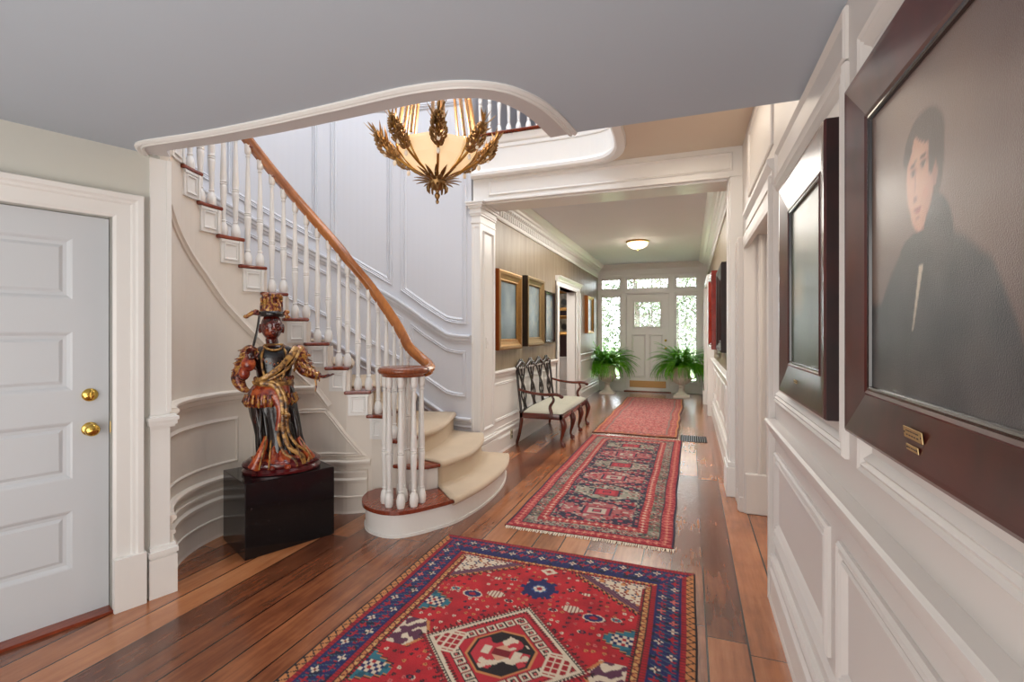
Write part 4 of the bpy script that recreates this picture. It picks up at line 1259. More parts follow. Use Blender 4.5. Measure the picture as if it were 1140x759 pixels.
# sashes and ribbons
def ribbon(name, P, w, mat=None, tw=.35, up=(0, 1, 0)):
    b = MB(); q = smooth_pts(P, 7); b.tube(q, [w * (1 - .3 * (i / len(q))) for i in range(len(q))], 10, flat=tw, up=up); return b
b = ribbon('', [(sx(318), -.045, sz(386)), (sx(311), -.095, sz(397)), (sx(301), -.11, sz(408)), (sx(287), -.105, sz(418)), (sx(276), -.07, sz(424))], .024)
for q in ribbon('', [(sx(322), -.05, sz(386)), (sx(314), -.105, sz(400)), (sx(302), -.12, sz(412)), (sx(288), -.11, sz(420))], .010).v[:0]: pass
b2 = ribbon('', [(sx(322), -.04, sz(388)), (sx(315), -.10, sz(402)), (sx(304), -.118, sz(413)), (sx(290), -.112, sz(421))], .011); b.add(b2.v, b2.f)
b.build('shoulder_sash', M['lac_gold'], st, 60)
b = ribbon('', [(sx(283), -.11, sz(424)), (sx(296), -.14, sz(426)), (sx(303), -.155, sz(438)), (sx(305), -.16, sz(456)), (sx(305), -.155, sz(474)), (sx(311), -.16, sz(492)), (sx(323), -.165, sz(502)), (sx(325), -.16, sz(511))], .020)
for P in ([(sx(288), -.12, sz(422)), (sx(299), -.15, sz(424)), (sx(307), -.16, sz(440)), (sx(308), -.165, sz(460)), (sx(310), -.16, sz(476)), (sx(318), -.165, sz(490)), (sx(330), -.155, sz(500)), (sx(329), -.15, sz(510))],
          [(sx(300), -.15, sz(446)), (sx(301), -.15, sz(466)), (sx(300), -.145, sz(482)), (sx(306), -.15, sz(498)), (sx(316), -.16, sz(506)), (sx(318), -.16, sz(513))]):
    b2 = ribbon('', P, .011); b.add(b2.v, b2.f)
b.ell((sx(308), -.168, sz(458)), (.024, .018, .022), 14, 10); b.ell((sx(304), -.168, sz(455)), (.014, .014, .014), 10, 8)
b.build('hanging_ribbon', M['lac_gold'], st, 60)
# feathery shoulder capes and sleeves
def cape(name, cx_, side):
    b = MB(); rnd = random.Random(int(cx_) + 3)
    P = [(sx(cx_) - side * .02, .01, sz(386)), (sx(cx_) + side * .015, .0, sz(395)), (sx(cx_) + side * .028, -.01, sz(408))]
    b.tube(smooth_pts(P, 5), [.030 + .03 * math.sin(PI * min(1, i / 9)) for i in range(11)], 14)
    for i in range(34):
        t = rnd.random(); c = Vector(P[0]).lerp(Vector(P[2]), t); a = rnd.uniform(-2.6, .6) if side > 0 else rnd.uniform(-.6 + PI, PI + 2.6)
        d = Vector((math.cos(a), math.sin(a), -.5 - rnd.random() * .9)).normalized()
        c = c + Vector((math.cos(a), math.sin(a), 0)) * .045
        b.tube([c, c + d * .03, c + d * .058 + Vector((side * .01, 0, .008))], [.011, .009, .002], 6)
    o = b.build(name, M['lac_mix'], st, 60); return o
cape('shoulder_cape', 274, -1); cape('shoulder_cape', 319, 1)
b = MB()
limb(b, [(sx(268), .0, sz(402)), (sx(262), -.03, sz(418)), (sx(266), -.05, sz(428)), (sx(272), -.06, sz(432))], [.048, .046, .030, .012])
limb(b, [(sx(272), -.10, sz(408)), (sx(271), -.10, sz(403)), (sx(274), -.115, sz(400))], [.036, .042, .026])
o = b.build('sleeve', M['lac_mix'], st); mod(o, 'REMESH', mode='VOXEL', voxel_size=.005, use_smooth_shade=True); mod(o, 'SMOOTH', factor=.6, iterations=2)
b = MB()
limb(b, [(sx(322), .0, sz(402)), (sx(326), -.02, sz(411)), (sx(334), -.055, sz(416)), (sx(341), -.085, sz(419))], [.045, .044, .035, .026])
for i in range(5):
    c = Vector((sx(326 + i * 3.5), -.06 - i * .012, sz(411 + i * 1.8))); b.tube([c + Vector((0, 0, .035)), c + Vector((.004, -.03, 0)), c + Vector((.006, 0, -.035))], .004, 6)
b.tube([(sx(337), -.08, sz(422)), (sx(338), -.082, sz(430)), (sx(337), -.08, sz(436))], [.008, .006, .003], 6)
b.build('sleeve', M['lac_mix'], st, 60)
# gilt borders down the robe front and a cloth ball in the raised hand
for s_ in (-1, 1):
    b = MB(); b.tube(smooth_pts([(sx(296) + s_ * .045, -.045, sz(384)), (sx(296) + s_ * .075, -.085, sz(393)), (sx(296) + s_ * .07, -.10, sz(408)), (sx(296) + s_ * .05, -.10, sz(420))], 5), .008, 8)
    b.build('robe_border', M['lac_gold'], st, 60)
b = MB(); b.ell((sx(272), -.11, sz(403)), (.045, .04, .05), 16, 10); b.ell((sx(268), -.10, sz(412)), (.035, .035, .05), 14, 10)
b.build('cloth_bundle', M['lac_red'], st, True)
b = MB()
for i in range(7): b.ell((sx(296) + (i - 3) * .022, -.098 + abs(i - 3) * .005, sz(399) - .012 * (3 - abs(i - 3))), (.011, .008, .013), 8, 6)
b.build('chest_pendant', M['lac_mix'], st, True)
# necklace
b = MB()
for i in range(19):
    a = PI * (i / 18) + PI; b.ell((sx(296) + .062 * math.cos(a), -.055 + .045 * math.sin(a), sz(386) + .012 * math.cos(2 * a) - .006), (.008, .008, .008), 8, 6)
b.tube([(sx(296) + .055 * math.cos(PI * i / 10 + PI), -.045 + .04 * math.sin(PI * i / 10 + PI), sz(383)) for i in range(11)], .007, 8)
b.build('necklace', M['lac_gold'], st, True)
# hair band, crown and ribbons
b = MB(); b.lathe([(.074, sz(353)), (.080, sz(351)), (.082, sz(348.5)), (.074, sz(347))], 32, (hx, -.002, 0), sy=1.08)
b.build('head_band', M['lac_black'], st, 50)
b = MB(); loft(b, [(sz(351), hx, 0, .066, .066, .05), (sz(346), hx, 0, .070, .068, .08), (sz(339), hx, 0, .066, .064, .10), (sz(334), hx + .002, 0, .050, .05, .1), (sz(330), hx + .003, 0, .056, .055, .1), (sz(328), hx + .003, 0, .058, .056, .1), (sz(327), hx + .003, 0, .03, .03, 0)], 40, 8)
rnd = random.Random(5)
for i in range(70):
    a = rnd.uniform(0, 2 * PI); z_ = rnd.uniform(sz(350), sz(329)); r = .062
    b.ell((hx + r * math.cos(a), r * math.sin(a), z_), (.011, .011, .013), 7, 5)
for a in (-1.57, -.9, -2.2): b.tube([(hx + .062 * math.cos(a), .062 * math.sin(a), sz(348)), (hx + .07 * math.cos(a), .07 * math.sin(a), sz(338)), (hx + .05 * math.cos(a), .05 * math.sin(a), sz(330))], [.012, .009, .004], 7)
o = b.build('crown', M['lac_mix'], st, 60)
b = MB()
for s_ in (-1, 1):
    c0 = Vector((hx + s_ * .075, -.01, sz(350))); e = Vector((hx + s_ * (.155 if s_ < 0 else .10), -.01, sz(353)))
    b.tube([c0, c0.lerp(e, .5) + Vector((0, 0, .018)), e], [.012, .016, .012], 8)
    b.ell(e, (.018, .014, .014), 10, 7); b.ell(c0 + Vector((s_ * .02, 0, .016)), (.02, .014, .016), 10, 7)
b.build('crown_bow', M['lac_mix'], st, 60)
b = MB(); b.tube(smooth_pts([(hx - .075, .0, sz(352)), (hx - .085, .01, sz(364)), (hx - .10, .02, sz(376)), (hx - .115, .0, sz(386))], 5), .011, 8, flat=.5)
b.build('hair_ribbon', M['lac_black'], st, 60)
rnd = random.Random(9); b = MB()
for i in range(40):
    a = rnd.uniform(PI, 2 * PI); r = rnd.uniform(.8, .95)
    b.ell((.19 * r * math.cos(a), .13 * r * math.sin(a), .102), (rnd.uniform(.010, .02), .012, rnd.uniform(.008, .02)), 8, 6)
b.build('rock_base', M['lac_mix'], st, 60)

# ================================================================ settee
SE = thing('settee', 'carved mahogany settee with pale upholstered seat along the hall wall', 'settee', (XL + .05, 5.84, 0))
# local frame: x out from the wall, y along the wall
SL, SD, SH = 1.60, .60, .43
def cab_leg(x0, y0, dx, dy, mat, h=.36):
    mb = MB(); P = [(x0, y0, h), (x0 + dx * .030, y0 + dy * .02, h - .08), (x0 + dx * .018, y0 + dy * .012, h * .5), (x0 - dx * .004, y0 - dy * .004, h * .25), (x0 + dx * .010, y0 + dy * .008, .05)]
    q = smooth_pts(P, 5); mb.tube(q, [interp([(0, .036), (5, .040), (10, .024), (15, .015), (20, .018)], i) for i in range(len(q))], 12)
    mb.ell((x0 + dx * .018, y0 + dy * .010, .026), (.030, .028, .026), 12, 8)
    for a in (-.7, 0, .7): mb.tube([(x0 + dx * .012, y0, .055), (x0 + dx * .045 * math.cos(a) + .0, y0 + .045 * math.sin(a), .04), (x0 + dx * .048 * math.cos(a), y0 + .05 * math.sin(a), .008)], [.010, .010, .006], 6)
    return mb.build('leg', mat, SE, 60)
for i in range(4): cab_leg(SD - .02, .04 + i * (SL - .08) / 3, 1, 0, M['mahog'] if i == 0 else M['mahog'])
for y_ in (.03, SL - .03):
    mb = MB(); q = smooth_pts([(.06, y_, .42), (.055, y_, .30), (.03, y_, .14), (-.01, y_, .0)], 5)
    mb.tube(q, [lerp(.026, .019, i / 15) for i in range(16)], 10); mb.build('leg', M['mahog'], SE, 60)
mb = MB()
mb.box(.04, SD, 0, .045, .34, .41, .006); mb.box(.04, SD, SL - .045, SL, .34, .41, .006); mb.box(SD - .045, SD, 0, SL, .34, .41, .006); mb.box(.04, .085, 0, SL, .34, .41, .006)
for i in range(4):
    y_ = .04 + i * (SL - .08) / 3; mb.ell((SD + .002, y_, .355), (.012, .05, .035), 12, 8)
mb.build('seat_rail', M['mahog'], SE, 50)
mb = MB(); rows = []
for i in range(13):
    v = i / 12; row = []
    for j in range(25):
        u = j / 24; z_ = .405 + .055 * (1 - (2 * u - 1) ** 8) * (1 - (2 * v - 1) ** 6) ** .5 + .008 * math.sin(PI * u)
        row.append((lerp(.06, SD - .01, v), lerp(.01, SL - .01, u), z_))
    rows.append(row)
mb.grid(rows); o = mb.build('seat_cushion', M['seat'], SE, 60); mod(o, 'SOLIDIFY', thickness=.03, offset=-1)
# arms
for y_ in (.015, SL - .015):
    mb = MB()
    q = smooth_pts([(.03, y_, .70), (.18, y_, .665), (.36, y_, .648), (.50, y_, .655), (.57, y_, .645)], 5)
    mb.tube(q, [lerp(.016, .022, i / 20) for i in range(21)], 10); mb.ell((.585, y_, .632), (.03, .028, .026), 12, 8)
    q = smooth_pts([(.46, y_, .645), (.485, y_, .58), (.44, y_, .50), (.455, y_, .42), (.45, y_, .37)], 5)
    mb.tube(q, [interp([(0, .014), (10, .020), (20, .028)], i) for i in range(21)], 10)
    mb.build('armrest', M['mahog'], SE, 60)
# back: stiles, crest humps, four pierced splats
def bx(z): return .05 - (z - .42) * .10
for y_ in (.02, SL - .02):
    mb = MB(); q = smooth_pts([(bx(.42) + .01, y_, .40), (bx(.6), y_ + (.01 if y_ < 1 else -.01), .6), (bx(.8), y_, .80), (bx(.97), y_ + (.02 if y_ < 1 else -.02), .95), (bx(1.0), y_ + (.09 if y_ < 1 else -.09), 1.02)], 5)
    mb.tube(q, .020, 10, flat=.8); mb.build('back_stile', M['blackwood'], SE, 60)
mb = MB(); ctr = [SL * (i + .5) / 4 for i in range(4)]
for c_ in ctr:
    q = smooth_pts([(bx(.98), c_ - SL / 8, .975), (bx(1.0), c_ - .10, 1.01), (bx(1.03), c_, 1.035), (bx(1.0), c_ + .10, 1.01), (bx(.98), c_ + SL / 8, .975)], 5)
    mb.tube(q, [.016 + .012 * math.sin(PI * i / 20) for i in range(21)], 10)
    mb.ell((bx(1.05), c_, 1.055), (.022, .055, .03), 14, 8); mb.ell((bx(1.05), c_ - .055, 1.035), (.018, .024, .022), 10, 7); mb.ell((bx(1.05), c_ + .055, 1.035), (.018, .024, .022), 10, 7)
for c_ in [0.03] + [SL * i / 4 for i in (1, 2, 3)] + [SL - .03]: mb.ell((bx(.97), c_, .965), (.02, .04, .025), 12, 8)
mb.build('crest_rail', M['blackwood'], SE, 60)
for c_ in ctr:
    mb = MB()
    for s_ in (-1, 1):
        mb.tube(smooth_pts([(bx(.42) + .012, c_ + s_ * .05, .41), (bx(.5), c_ + s_ * .03, .50), (bx(.6), c_ + s_ * .085, .60), (bx(.7), c_ + s_ * .055, .70), (bx(.78), c_ + s_ * .022, .76), (bx(.85), c_ + s_ * .065, .84), (bx(.93), c_ + s_ * .115, .93), (bx(1.0), c_ + s_ * .10, 1.0)], 4), .0115, 8)
        mb.tube(smooth_pts([(bx(.76), c_, .76), (bx(.84), c_ + s_ * .03, .84), (bx(.9), c_ + s_ * .012, .90), (bx(1.0), c_ + s_ * .04, 1.0)], 4), .009, 8)
        mb.tube(smooth_pts([(bx(.5), c_ + s_ * .03, .5), (bx(.6), c_, .60), (bx(.68), c_ + s_ * .03, .68), (bx(.75), c_, .75)], 4), .009, 8)
    mb.ell((bx(.76), c_, .76), (.014, .035, .02), 12, 8); mb.box(bx(.42) - .005, bx(.42) + .025, c_ - .07, c_ + .07, .405, .44, .004)
    mb.build('back_splat', M['blackwood'], SE, 60)
mb = MB(); mb.box(.035, .075, 0, SL, .40, .43, .004); mb.build('back_rail', M['blackwood'], SE, 50)
# ================================================================ pictures
def pic(name, label, cat, Mx, w, h, fw_, depth, mat_side, prof, cfn, canvas_depth, group=None, res=.012, fname='frame', gap_shadow=False):
    """Mx maps local (x right, y up, z toward the viewer) to the world; origin at the lower left outer corner on the wall"""
    t = thing(name, label, cat, (0, 0, 0), 0, group)
    t.matrix_world = Mx
    mb = MB(); rings = []
    for a, z_ in prof:   # a: inward distance, z height
        rings.append([(a, a, z_), (w - a, a, z_), (w - a, h - a, z_), (a, h - a, z_)])
    vs = [p for r in rings for p in r]; fs = []
    for i in range(len(rings) - 1):
        for j in range(4):
            k = (j + 1) % 4; fs.append((i * 4 + j, i * 4 + k, i * 4 + 4 + k, i * 4 + 4 + j))
    mb.add(vs, fs); mb.build(fname, mat_side, t)
    a = prof[-1][0]
    nx = max(2, int((w - 2 * a) / res)); ny = max(2, int((h - 2 * a) / res))
    mb = MB(); mb.grid([[(lerp(a, w - a, i / nx), lerp(a, h - a, j / ny), canvas_depth) for i in range(nx + 1)] for j in range(ny + 1)])
    o = mb.build('canvas', M['canvas'], t)
    setcol(o, lambda co: cfn((co.x - a) / (w - 2 * a), (co.y - a) / (h - 2 * a)))
    mb = MB(); mb.box(a - .01, w - a + .01, a - .01, h - a + .01, 0, canvas_depth - .004); mb.build('backing', M['blackwood'], t)
    if w > .8 and cat == 'painting' and gap_shadow:  # black ring stands in for the shadow line between frame and canvas
        mb = MB(); zt = prof[-2][1] - .001; rings = []
        for a2, z_ in ((a - .012, zt + .001), (a, zt + .002), (a + .004, zt), (a + .006, canvas_depth + .001)): rings.append([(a2, a2, z_), (w - a2, a2, z_), (w - a2, h - a2, z_), (a2, h - a2, z_)])
        vs = [p for r in rings for p in r]; fs = [(i * 4 + j, i * 4 + (j + 1) % 4, i * 4 + 4 + (j + 1) % 4, i * 4 + 4 + j) for i in range(3) for j in range(4)]
        mb.add(vs, fs); mb.build('gap_shadow', M['blackwood'], t)
    return t
M['canvas'] = vcol('old varnished canvas', .32, .35, 420, 0, .35, .5)
def wallM(plan, s, z, flip, tilt=0.0):
    """local frame whose x runs so that the picture reads correctly from the room"""
    p, n = plan.at(s)
    zz = Vector((n.x, n.y, 0)).normalized(); yy = Vector((0, 0, 1)); xx = yy.cross(zz)
    R = Matrix((xx, yy, zz)).transposed().to_4x4()
    return Matrix.Translation((p.x, p.y, z)) @ R @ Matrix.Rotation(tilt, 4, 'X')
def L(c): return s2l(c)[:3]
def mixc(a, b, t):
    t = max(0, min(1, t)); return tuple(x + (y - x) * t for x, y in zip(a, b))
def sm(e0, e1, x):
    t = max(0, min(1, (x - e0) / (e1 - e0))); return t * t * (3 - 2 * t)
def nz_(x, y, s=1, seed=0): return noise.noise(Vector((x * s + seed, y * s, seed * 1.7)))
# portrait: canvas spans Y 1.36 (left, u=0) .. .83 (right), z 1.295 .. 1.935
def portrait(u, v):
    W = .60; H = .665
    x = u * W - .065; y = v * H - .005
    n1 = nz_(u, v, 3, 2); n2 = nz_(u, v, 9, 5)
    c = mixc(L((122, 104, 98)), L((150, 126, 112)), .5 + .7 * n1)
    c = mixc(c, L((104, 96, 92)), sm(.5, .0, v) * .5); c = mixc(c, L((104, 82, 78)), sm(.45, .95, u) * .5)
    def el(cx, cy, rx, ry, rot=0):
        dx, dy = x - cx, y - cy; ca, sa_ = math.cos(rot), math.sin(rot)
        return math.hypot((dx * ca + dy * sa_) / rx, (-dx * sa_ + dy * ca) / ry)
    skin = L((224, 166, 138)); shade = L((168, 112, 94)); hair = L((72, 56, 54)); coat = L((60, 62, 66))
    # coat: sloping shoulders
    top = interp([(.0, .20), (.06, .262), (.13, .318), (.26, .330), (.36, .292), (.44, .245), (.50, .15), (.56, .0)], x)
    c = mixc(c, coat, sm(.014, -.014, y - top))
    c = mixc(c, L((76, 78, 80)), sm(.02, -.02, y - top) * max(0, .5 + n2) * .5)
    # hair mass
    c = mixc(c, hair, sm(1.1, .93, el(.215, .495, .083, .062)))
    c = mixc(c, hair, sm(1.1, .93, el(.262, .445, .034, .075, -.1)))
    # neck and high collar
    c = mixc(c, shade, sm(1.1, .9, el(.225, .345, .040, .05)))
    c = mixc(c, coat, sm(1.08, .94, el(.275, .315, .052, .075, .35)))
    c = mixc(c, coat, sm(1.08, .94, el(.195, .295, .085, .035)))
    # face: long oval turned a little to the left, square jaw
    f = min(el(.200, .435, .060, .088, .05), el(.196, .375, .036, .043, .2))
    fc = mixc(skin, shade, sm(.20, .27, x + (.4 - y) * .1) * .75)
    fc = mixc(fc, L((240, 190, 160)), sm(.9, 0, el(.190, .480, .045, .035)) * .8)
    fc = mixc(fc, L((222, 146, 124)), sm(1, 0, el(.225, .400, .024, .02)) * .5)
    c = mixc(c, fc, sm(1.06, .95, f))
    c = mixc(c, shade, sm(1.1, .85, el(.262, .425, .010, .024)) * .95)       # ear
    c = mixc(c, hair, sm(1.08, .94, el(.252, .478, .016, .05, -.1)))          # sideburn
    c = mixc(c, hair, sm(1.1, .93, el(.232, .520, .064, .026, -.38)))         # swept fringe
    c = mixc(c, hair, sm(1.1, .93, el(.148, .505, .018, .035, -.5)))
    dark = L((66, 46, 44))
    for ex, ey in ((.172, .450), (.216, .455)):
        c = mixc(c, shade, sm(1.2, .4, el(ex, ey + .003, .018, .012)) * .75)
        c = mixc(c, L((226, 206, 190)), sm(1.1, .6, el(ex, ey, .011, .0045)) * .5)
        c = mixc(c, dark, sm(1.15, .6, el(ex - .001, ey, .0058, .005)))
        c = mixc(c, dark, sm(1.15, .6, el(ex, ey + .006, .013, .0022)) * .8)
        c = mixc(c, dark, sm(1.15, .6, el(ex + .002, ey + .019, .018, .0036, .12)) * .9)
    c = mixc(c, shade, sm(1.15, .4, el(.180, .428, .0045, .030, -.12)) * .7)   # nose side
    c = mixc(c, L((240, 190, 160)), sm(1.1, .4, el(.186, .425, .0035, .024, -.12)) * .6)
    c = mixc(c, L((134, 78, 66)), sm(1.15, .5, el(.180, .397, .012, .005)) * .85)
    c = mixc(c, L((164, 84, 74)), sm(1.15, .5, el(.190, .376, .019, .0042, .05)))
    c = mixc(c, L((190, 104, 92)), sm(1.15, .5, el(.191, .369, .013, .004, .05)))
    c = mixc(c, shade, sm(1.15, .4, el(.191, .357, .012, .004)) * .7)
    # white shirt edge
    d = abs(x - (.168 + (y - .135) * .30))
    if .135 < y < .262: c = mixc(c, L((222, 206, 182)), sm(.009, .004, d + .004 - .006 * (y - .135) / .12))
    return mixc(c, L((150, 140, 136)), .10 + .10 * n2)  # thin grey veil puts window glare into the picture's colours
PROF_BIG = [(0, 0), (0, .022), (.006, .032), (.014, .036), (.022, .034), (.118, .018), (.123, .022), (.131, .018), (.135, .006)]
tiltR = R_(-1.0)
def rp(y_far, z0): return wallM(p_right, y_far + 2.2, z0, 0)
# choose orientation so x runs from the far end toward the camera
t = pic('portrait_painting', 'dark wooden framed portrait of a young man in a black coat', 'painting', wallM(p_right, 1.56 + 2.2, 1.165, 0), .87, .935, .135, .035, M['frame'], [(a * (1 if a < .1 else 1), z_) for a, z_ in PROF_BIG], portrait, .010, None, .006, gap_shadow=True)
xd = (t.matrix_world.to_3x3() @ Vector((1, 0, 0))).y
print('portrait x dir', xd)
def plate(parent, x, y, w, h, z_, tilt, name, lines):
    mb = MB(); mb.box(-w / 2, w / 2, -h / 2, h / 2, 0, .002, .0008)
    o = mb.build(name, M['oldbrass'], parent); o.location = (x, y, z_); o.rotation_euler.x = tilt
    for i in (-1, 1):
        s_ = MB(); s_.ell((i * (w / 2 - .005), 0, .002), (.0022, .0022, .001), 8, 5); s_.build('screw', M['iron'], o)
    s_ = MB()
    for ly, n in lines:
        for j in range(n):
            x0 = (j - n / 2) * w * .7 / n; s_.box(x0, x0 + w * .7 / n * random.uniform(.45, .8), ly - .0012, ly + .0012, .0018, .0024)
    s_.build('engraving', M['iron'], o)
# engraved lines too small to read on the two name plates
plate(t, .425, .078, .082, .022, .0285, .1, 'name_plate', ((.004, 9), (-.004, 5)))
plate(t, .43, .052, .052, .012, .031, .1, 'date_plate', ((0, 5),))
def landscape(u, v):
    n1 = nz_(u, v, 2.5, 8); n2 = nz_(u, v, 8, 3)
    c = mixc(L((112, 128, 112)), L((84, 100, 84)), .5 + n1)
    c = mixc(c, L((190, 160, 110)), sm(.5, .0, math.hypot((u - .25) / .7, (v - .45) / .45)) * .7)
    c = mixc(c, L((60, 72, 62)), sm(.3, .0, v) * .7); c = mixc(c, L((150, 150, 140)), sm(.55, 1.0, v) * .6)
    return mixc(c, L((130, 132, 118)), .15 + .2 * n2)
t = pic('landscape_painting', 'dark wooden framed misty landscape painting beside the right doorway', 'painting', wallM(p_right, 2.555 + 2.2, 1.165, 0), .81, .935, .14, .04, M['frame'], [(0, 0), (0, .034), (.004, .040), (.014, .040), (.125, .022), (.132, .026), (.138, .022), (.142, .008)], landscape, .012, None, .012, gap_shadow=True)
mb = MB(); mb.box(0, .812, -.0, .926, 0, .03); 
mb2 = MB(); mb2.box(.806, .812, .001, .934, .0, .033); mb2.box(.0, .81, -.001, .004, 0, .03); mb2.build('frame_edge', M['framedark'], t)
plate(t, .345, .075, .055, .014, .033, .12, 'name_plate', ((0, 5),))
# hall, left wall
def bluegrey(seed, warm=0):
    def f(u, v):
        n1 = nz_(u, v, 3, seed); n2 = nz_(u * 2, v, 9, seed + 2)
        c = mixc(L((96, 122, 134)), L((150, 164, 166)), .5 + .8 * n1)
        c = mixc(c, L((176, 170, 150)), warm * sm(.1, .5, n2 + .2))
        c = mixc(c, L((70, 88, 92)), sm(.35, 0, v) * .6)
        return c
    return f
GP = lambda d, w_: [(0, 0), (0, d * .8), (.006, d * .95), (.016, d), (w_ * .35, d * .96), (w_ * .5, d * .8), (w_ * .8, d * .6), (w_ * .86, d * .66), (w_ * .93, d * .62), (w_, d * .4)]
def hallpic(name, label, y0, y1, z0, z1, d, w_, mat, fn, group=None, edge=None):
    # left hall wall: normal +x ; local x axis = up x normal = +y
    t = pic(name, label, 'painting', wallM(p_hl, y0 - YO, z0, 0), y1 - y0, z1 - z0, w_, d, mat, GP(d, w_), fn, d * .3, group, .02)
    if edge:
        mb = MB(); H_ = z1 - z0; mb.box(-.003, .002, 0, H_, 0, d * .92); mb.box(-.003, y1 - y0, H_ - .002, H_ + .003, 0, d * .6); mb.build('frame_edge', edge, t)
    return t
hallpic('gilt_painting', 'blue grey painting in a wide bright gold frame above the settee end', 5.20, 6.02, 1.22, 2.17, .07, .13, M['gilt'], bluegrey(3), None, metal('reddish gilt frame edge', (168, 92, 50), .4, .3))
hallpic('pale_gilt_painting', 'pale painting in a gilt frame with black outer edge, middle of three', 6.22, 7.02, 1.24, 2.20, .085, .12, M['gilt_pale'], bluegrey(11, .5), None, M['blackwood'])
hallpic('thin_framed_painting', 'smaller pale painting in a thin black frame next to the hall doorway', 7.16, 7.72, 1.26, 2.07, .06, .05, M['blackwood'], bluegrey(17, .8), None, M['blackwood'])
hallpic('narrow_gilt_painting', 'small gold framed picture on the left hall wall near the front door', 10.40, 11.10, 1.40, 2.22, .07, .07, M['gilt'], bluegrey(23, 1.0), None, metal('orange gilt frame edge', (176, 110, 64), .4, .3))
# dining room pictures (wall faces -y)
def dark_scene(seed):
    def f(u, v):
        c = mixc(L((180, 172, 150)), L((90, 84, 74)), .5 + nz_(u, v, 4, seed))
        return mixc(c, L((34, 30, 30)), sm(.34, .2, math.hypot((u - .5), (v - .38) * 1.1)))
    return f
for i, (z0_, z1_) in enumerate(((1.36, 1.80), (1.90, 2.36))):
    pd_ = Plan([(-3.4, 10.55), (-2.2, 10.55)], -1); fixside(pd_, .5, (-2.8, 5))
    pic('small_gilt_picture', ('lower' if i == 0 else 'upper') + ' small gold framed picture on the dark maroon room wall', 'picture', wallM(pd_, .56, z0_, 0), .42, z1_ - z0_, .07, .03, M['gilt'], GP(.03, .075), dark_scene(i + 2), .01, None, .02)
# right hall wall: two deep dark frames seen edge on
def hallpic_r(name, label, y0, y1, z0, z1, d, w_, mat, fn, edge):
    t = pic(name, label, 'painting', wallM(p_hr, y1 - YO, z0, 0), y1 - y0, z1 - z0, w_, d, mat, GP(d, w_), fn, d * .3, None, .03)
    mb = MB(); W_ = y1 - y0; mb.box(W_ - .002, W_ + .003, 0, z1 - z0, 0, d * .92); mb.build('frame_edge', edge, t)
    return t
hallpic_r('deep_framed_painting', 'deep black framed painting on the right hall wall, seen nearly edge on', 5.45, 6.45, 1.22, 2.16, .085, .12, M['framedark'], bluegrey(31), M['framedark'])
hallpic_r('red_edged_painting', 'painting with a deep red brown frame behind the black framed one on the right', 6.95, 8.1, 1.20, 2.25, .12, .12, lacquer('red brown frame lacquer', [(.3, (96, 22, 14)), (.7, (150, 44, 28))], 6), bluegrey(37), lacquer('red brown frame edge', [(.3, (110, 24, 16)), (.7, (160, 44, 30))], 6))
hallpic_r('far_gilt_picture', 'narrow gilt picture high on the right hall wall beside the front door', 10.9, 11.5, 1.40, 2.25, .06, .08, M['gilt'], bluegrey(41, 1), M['gilt'])

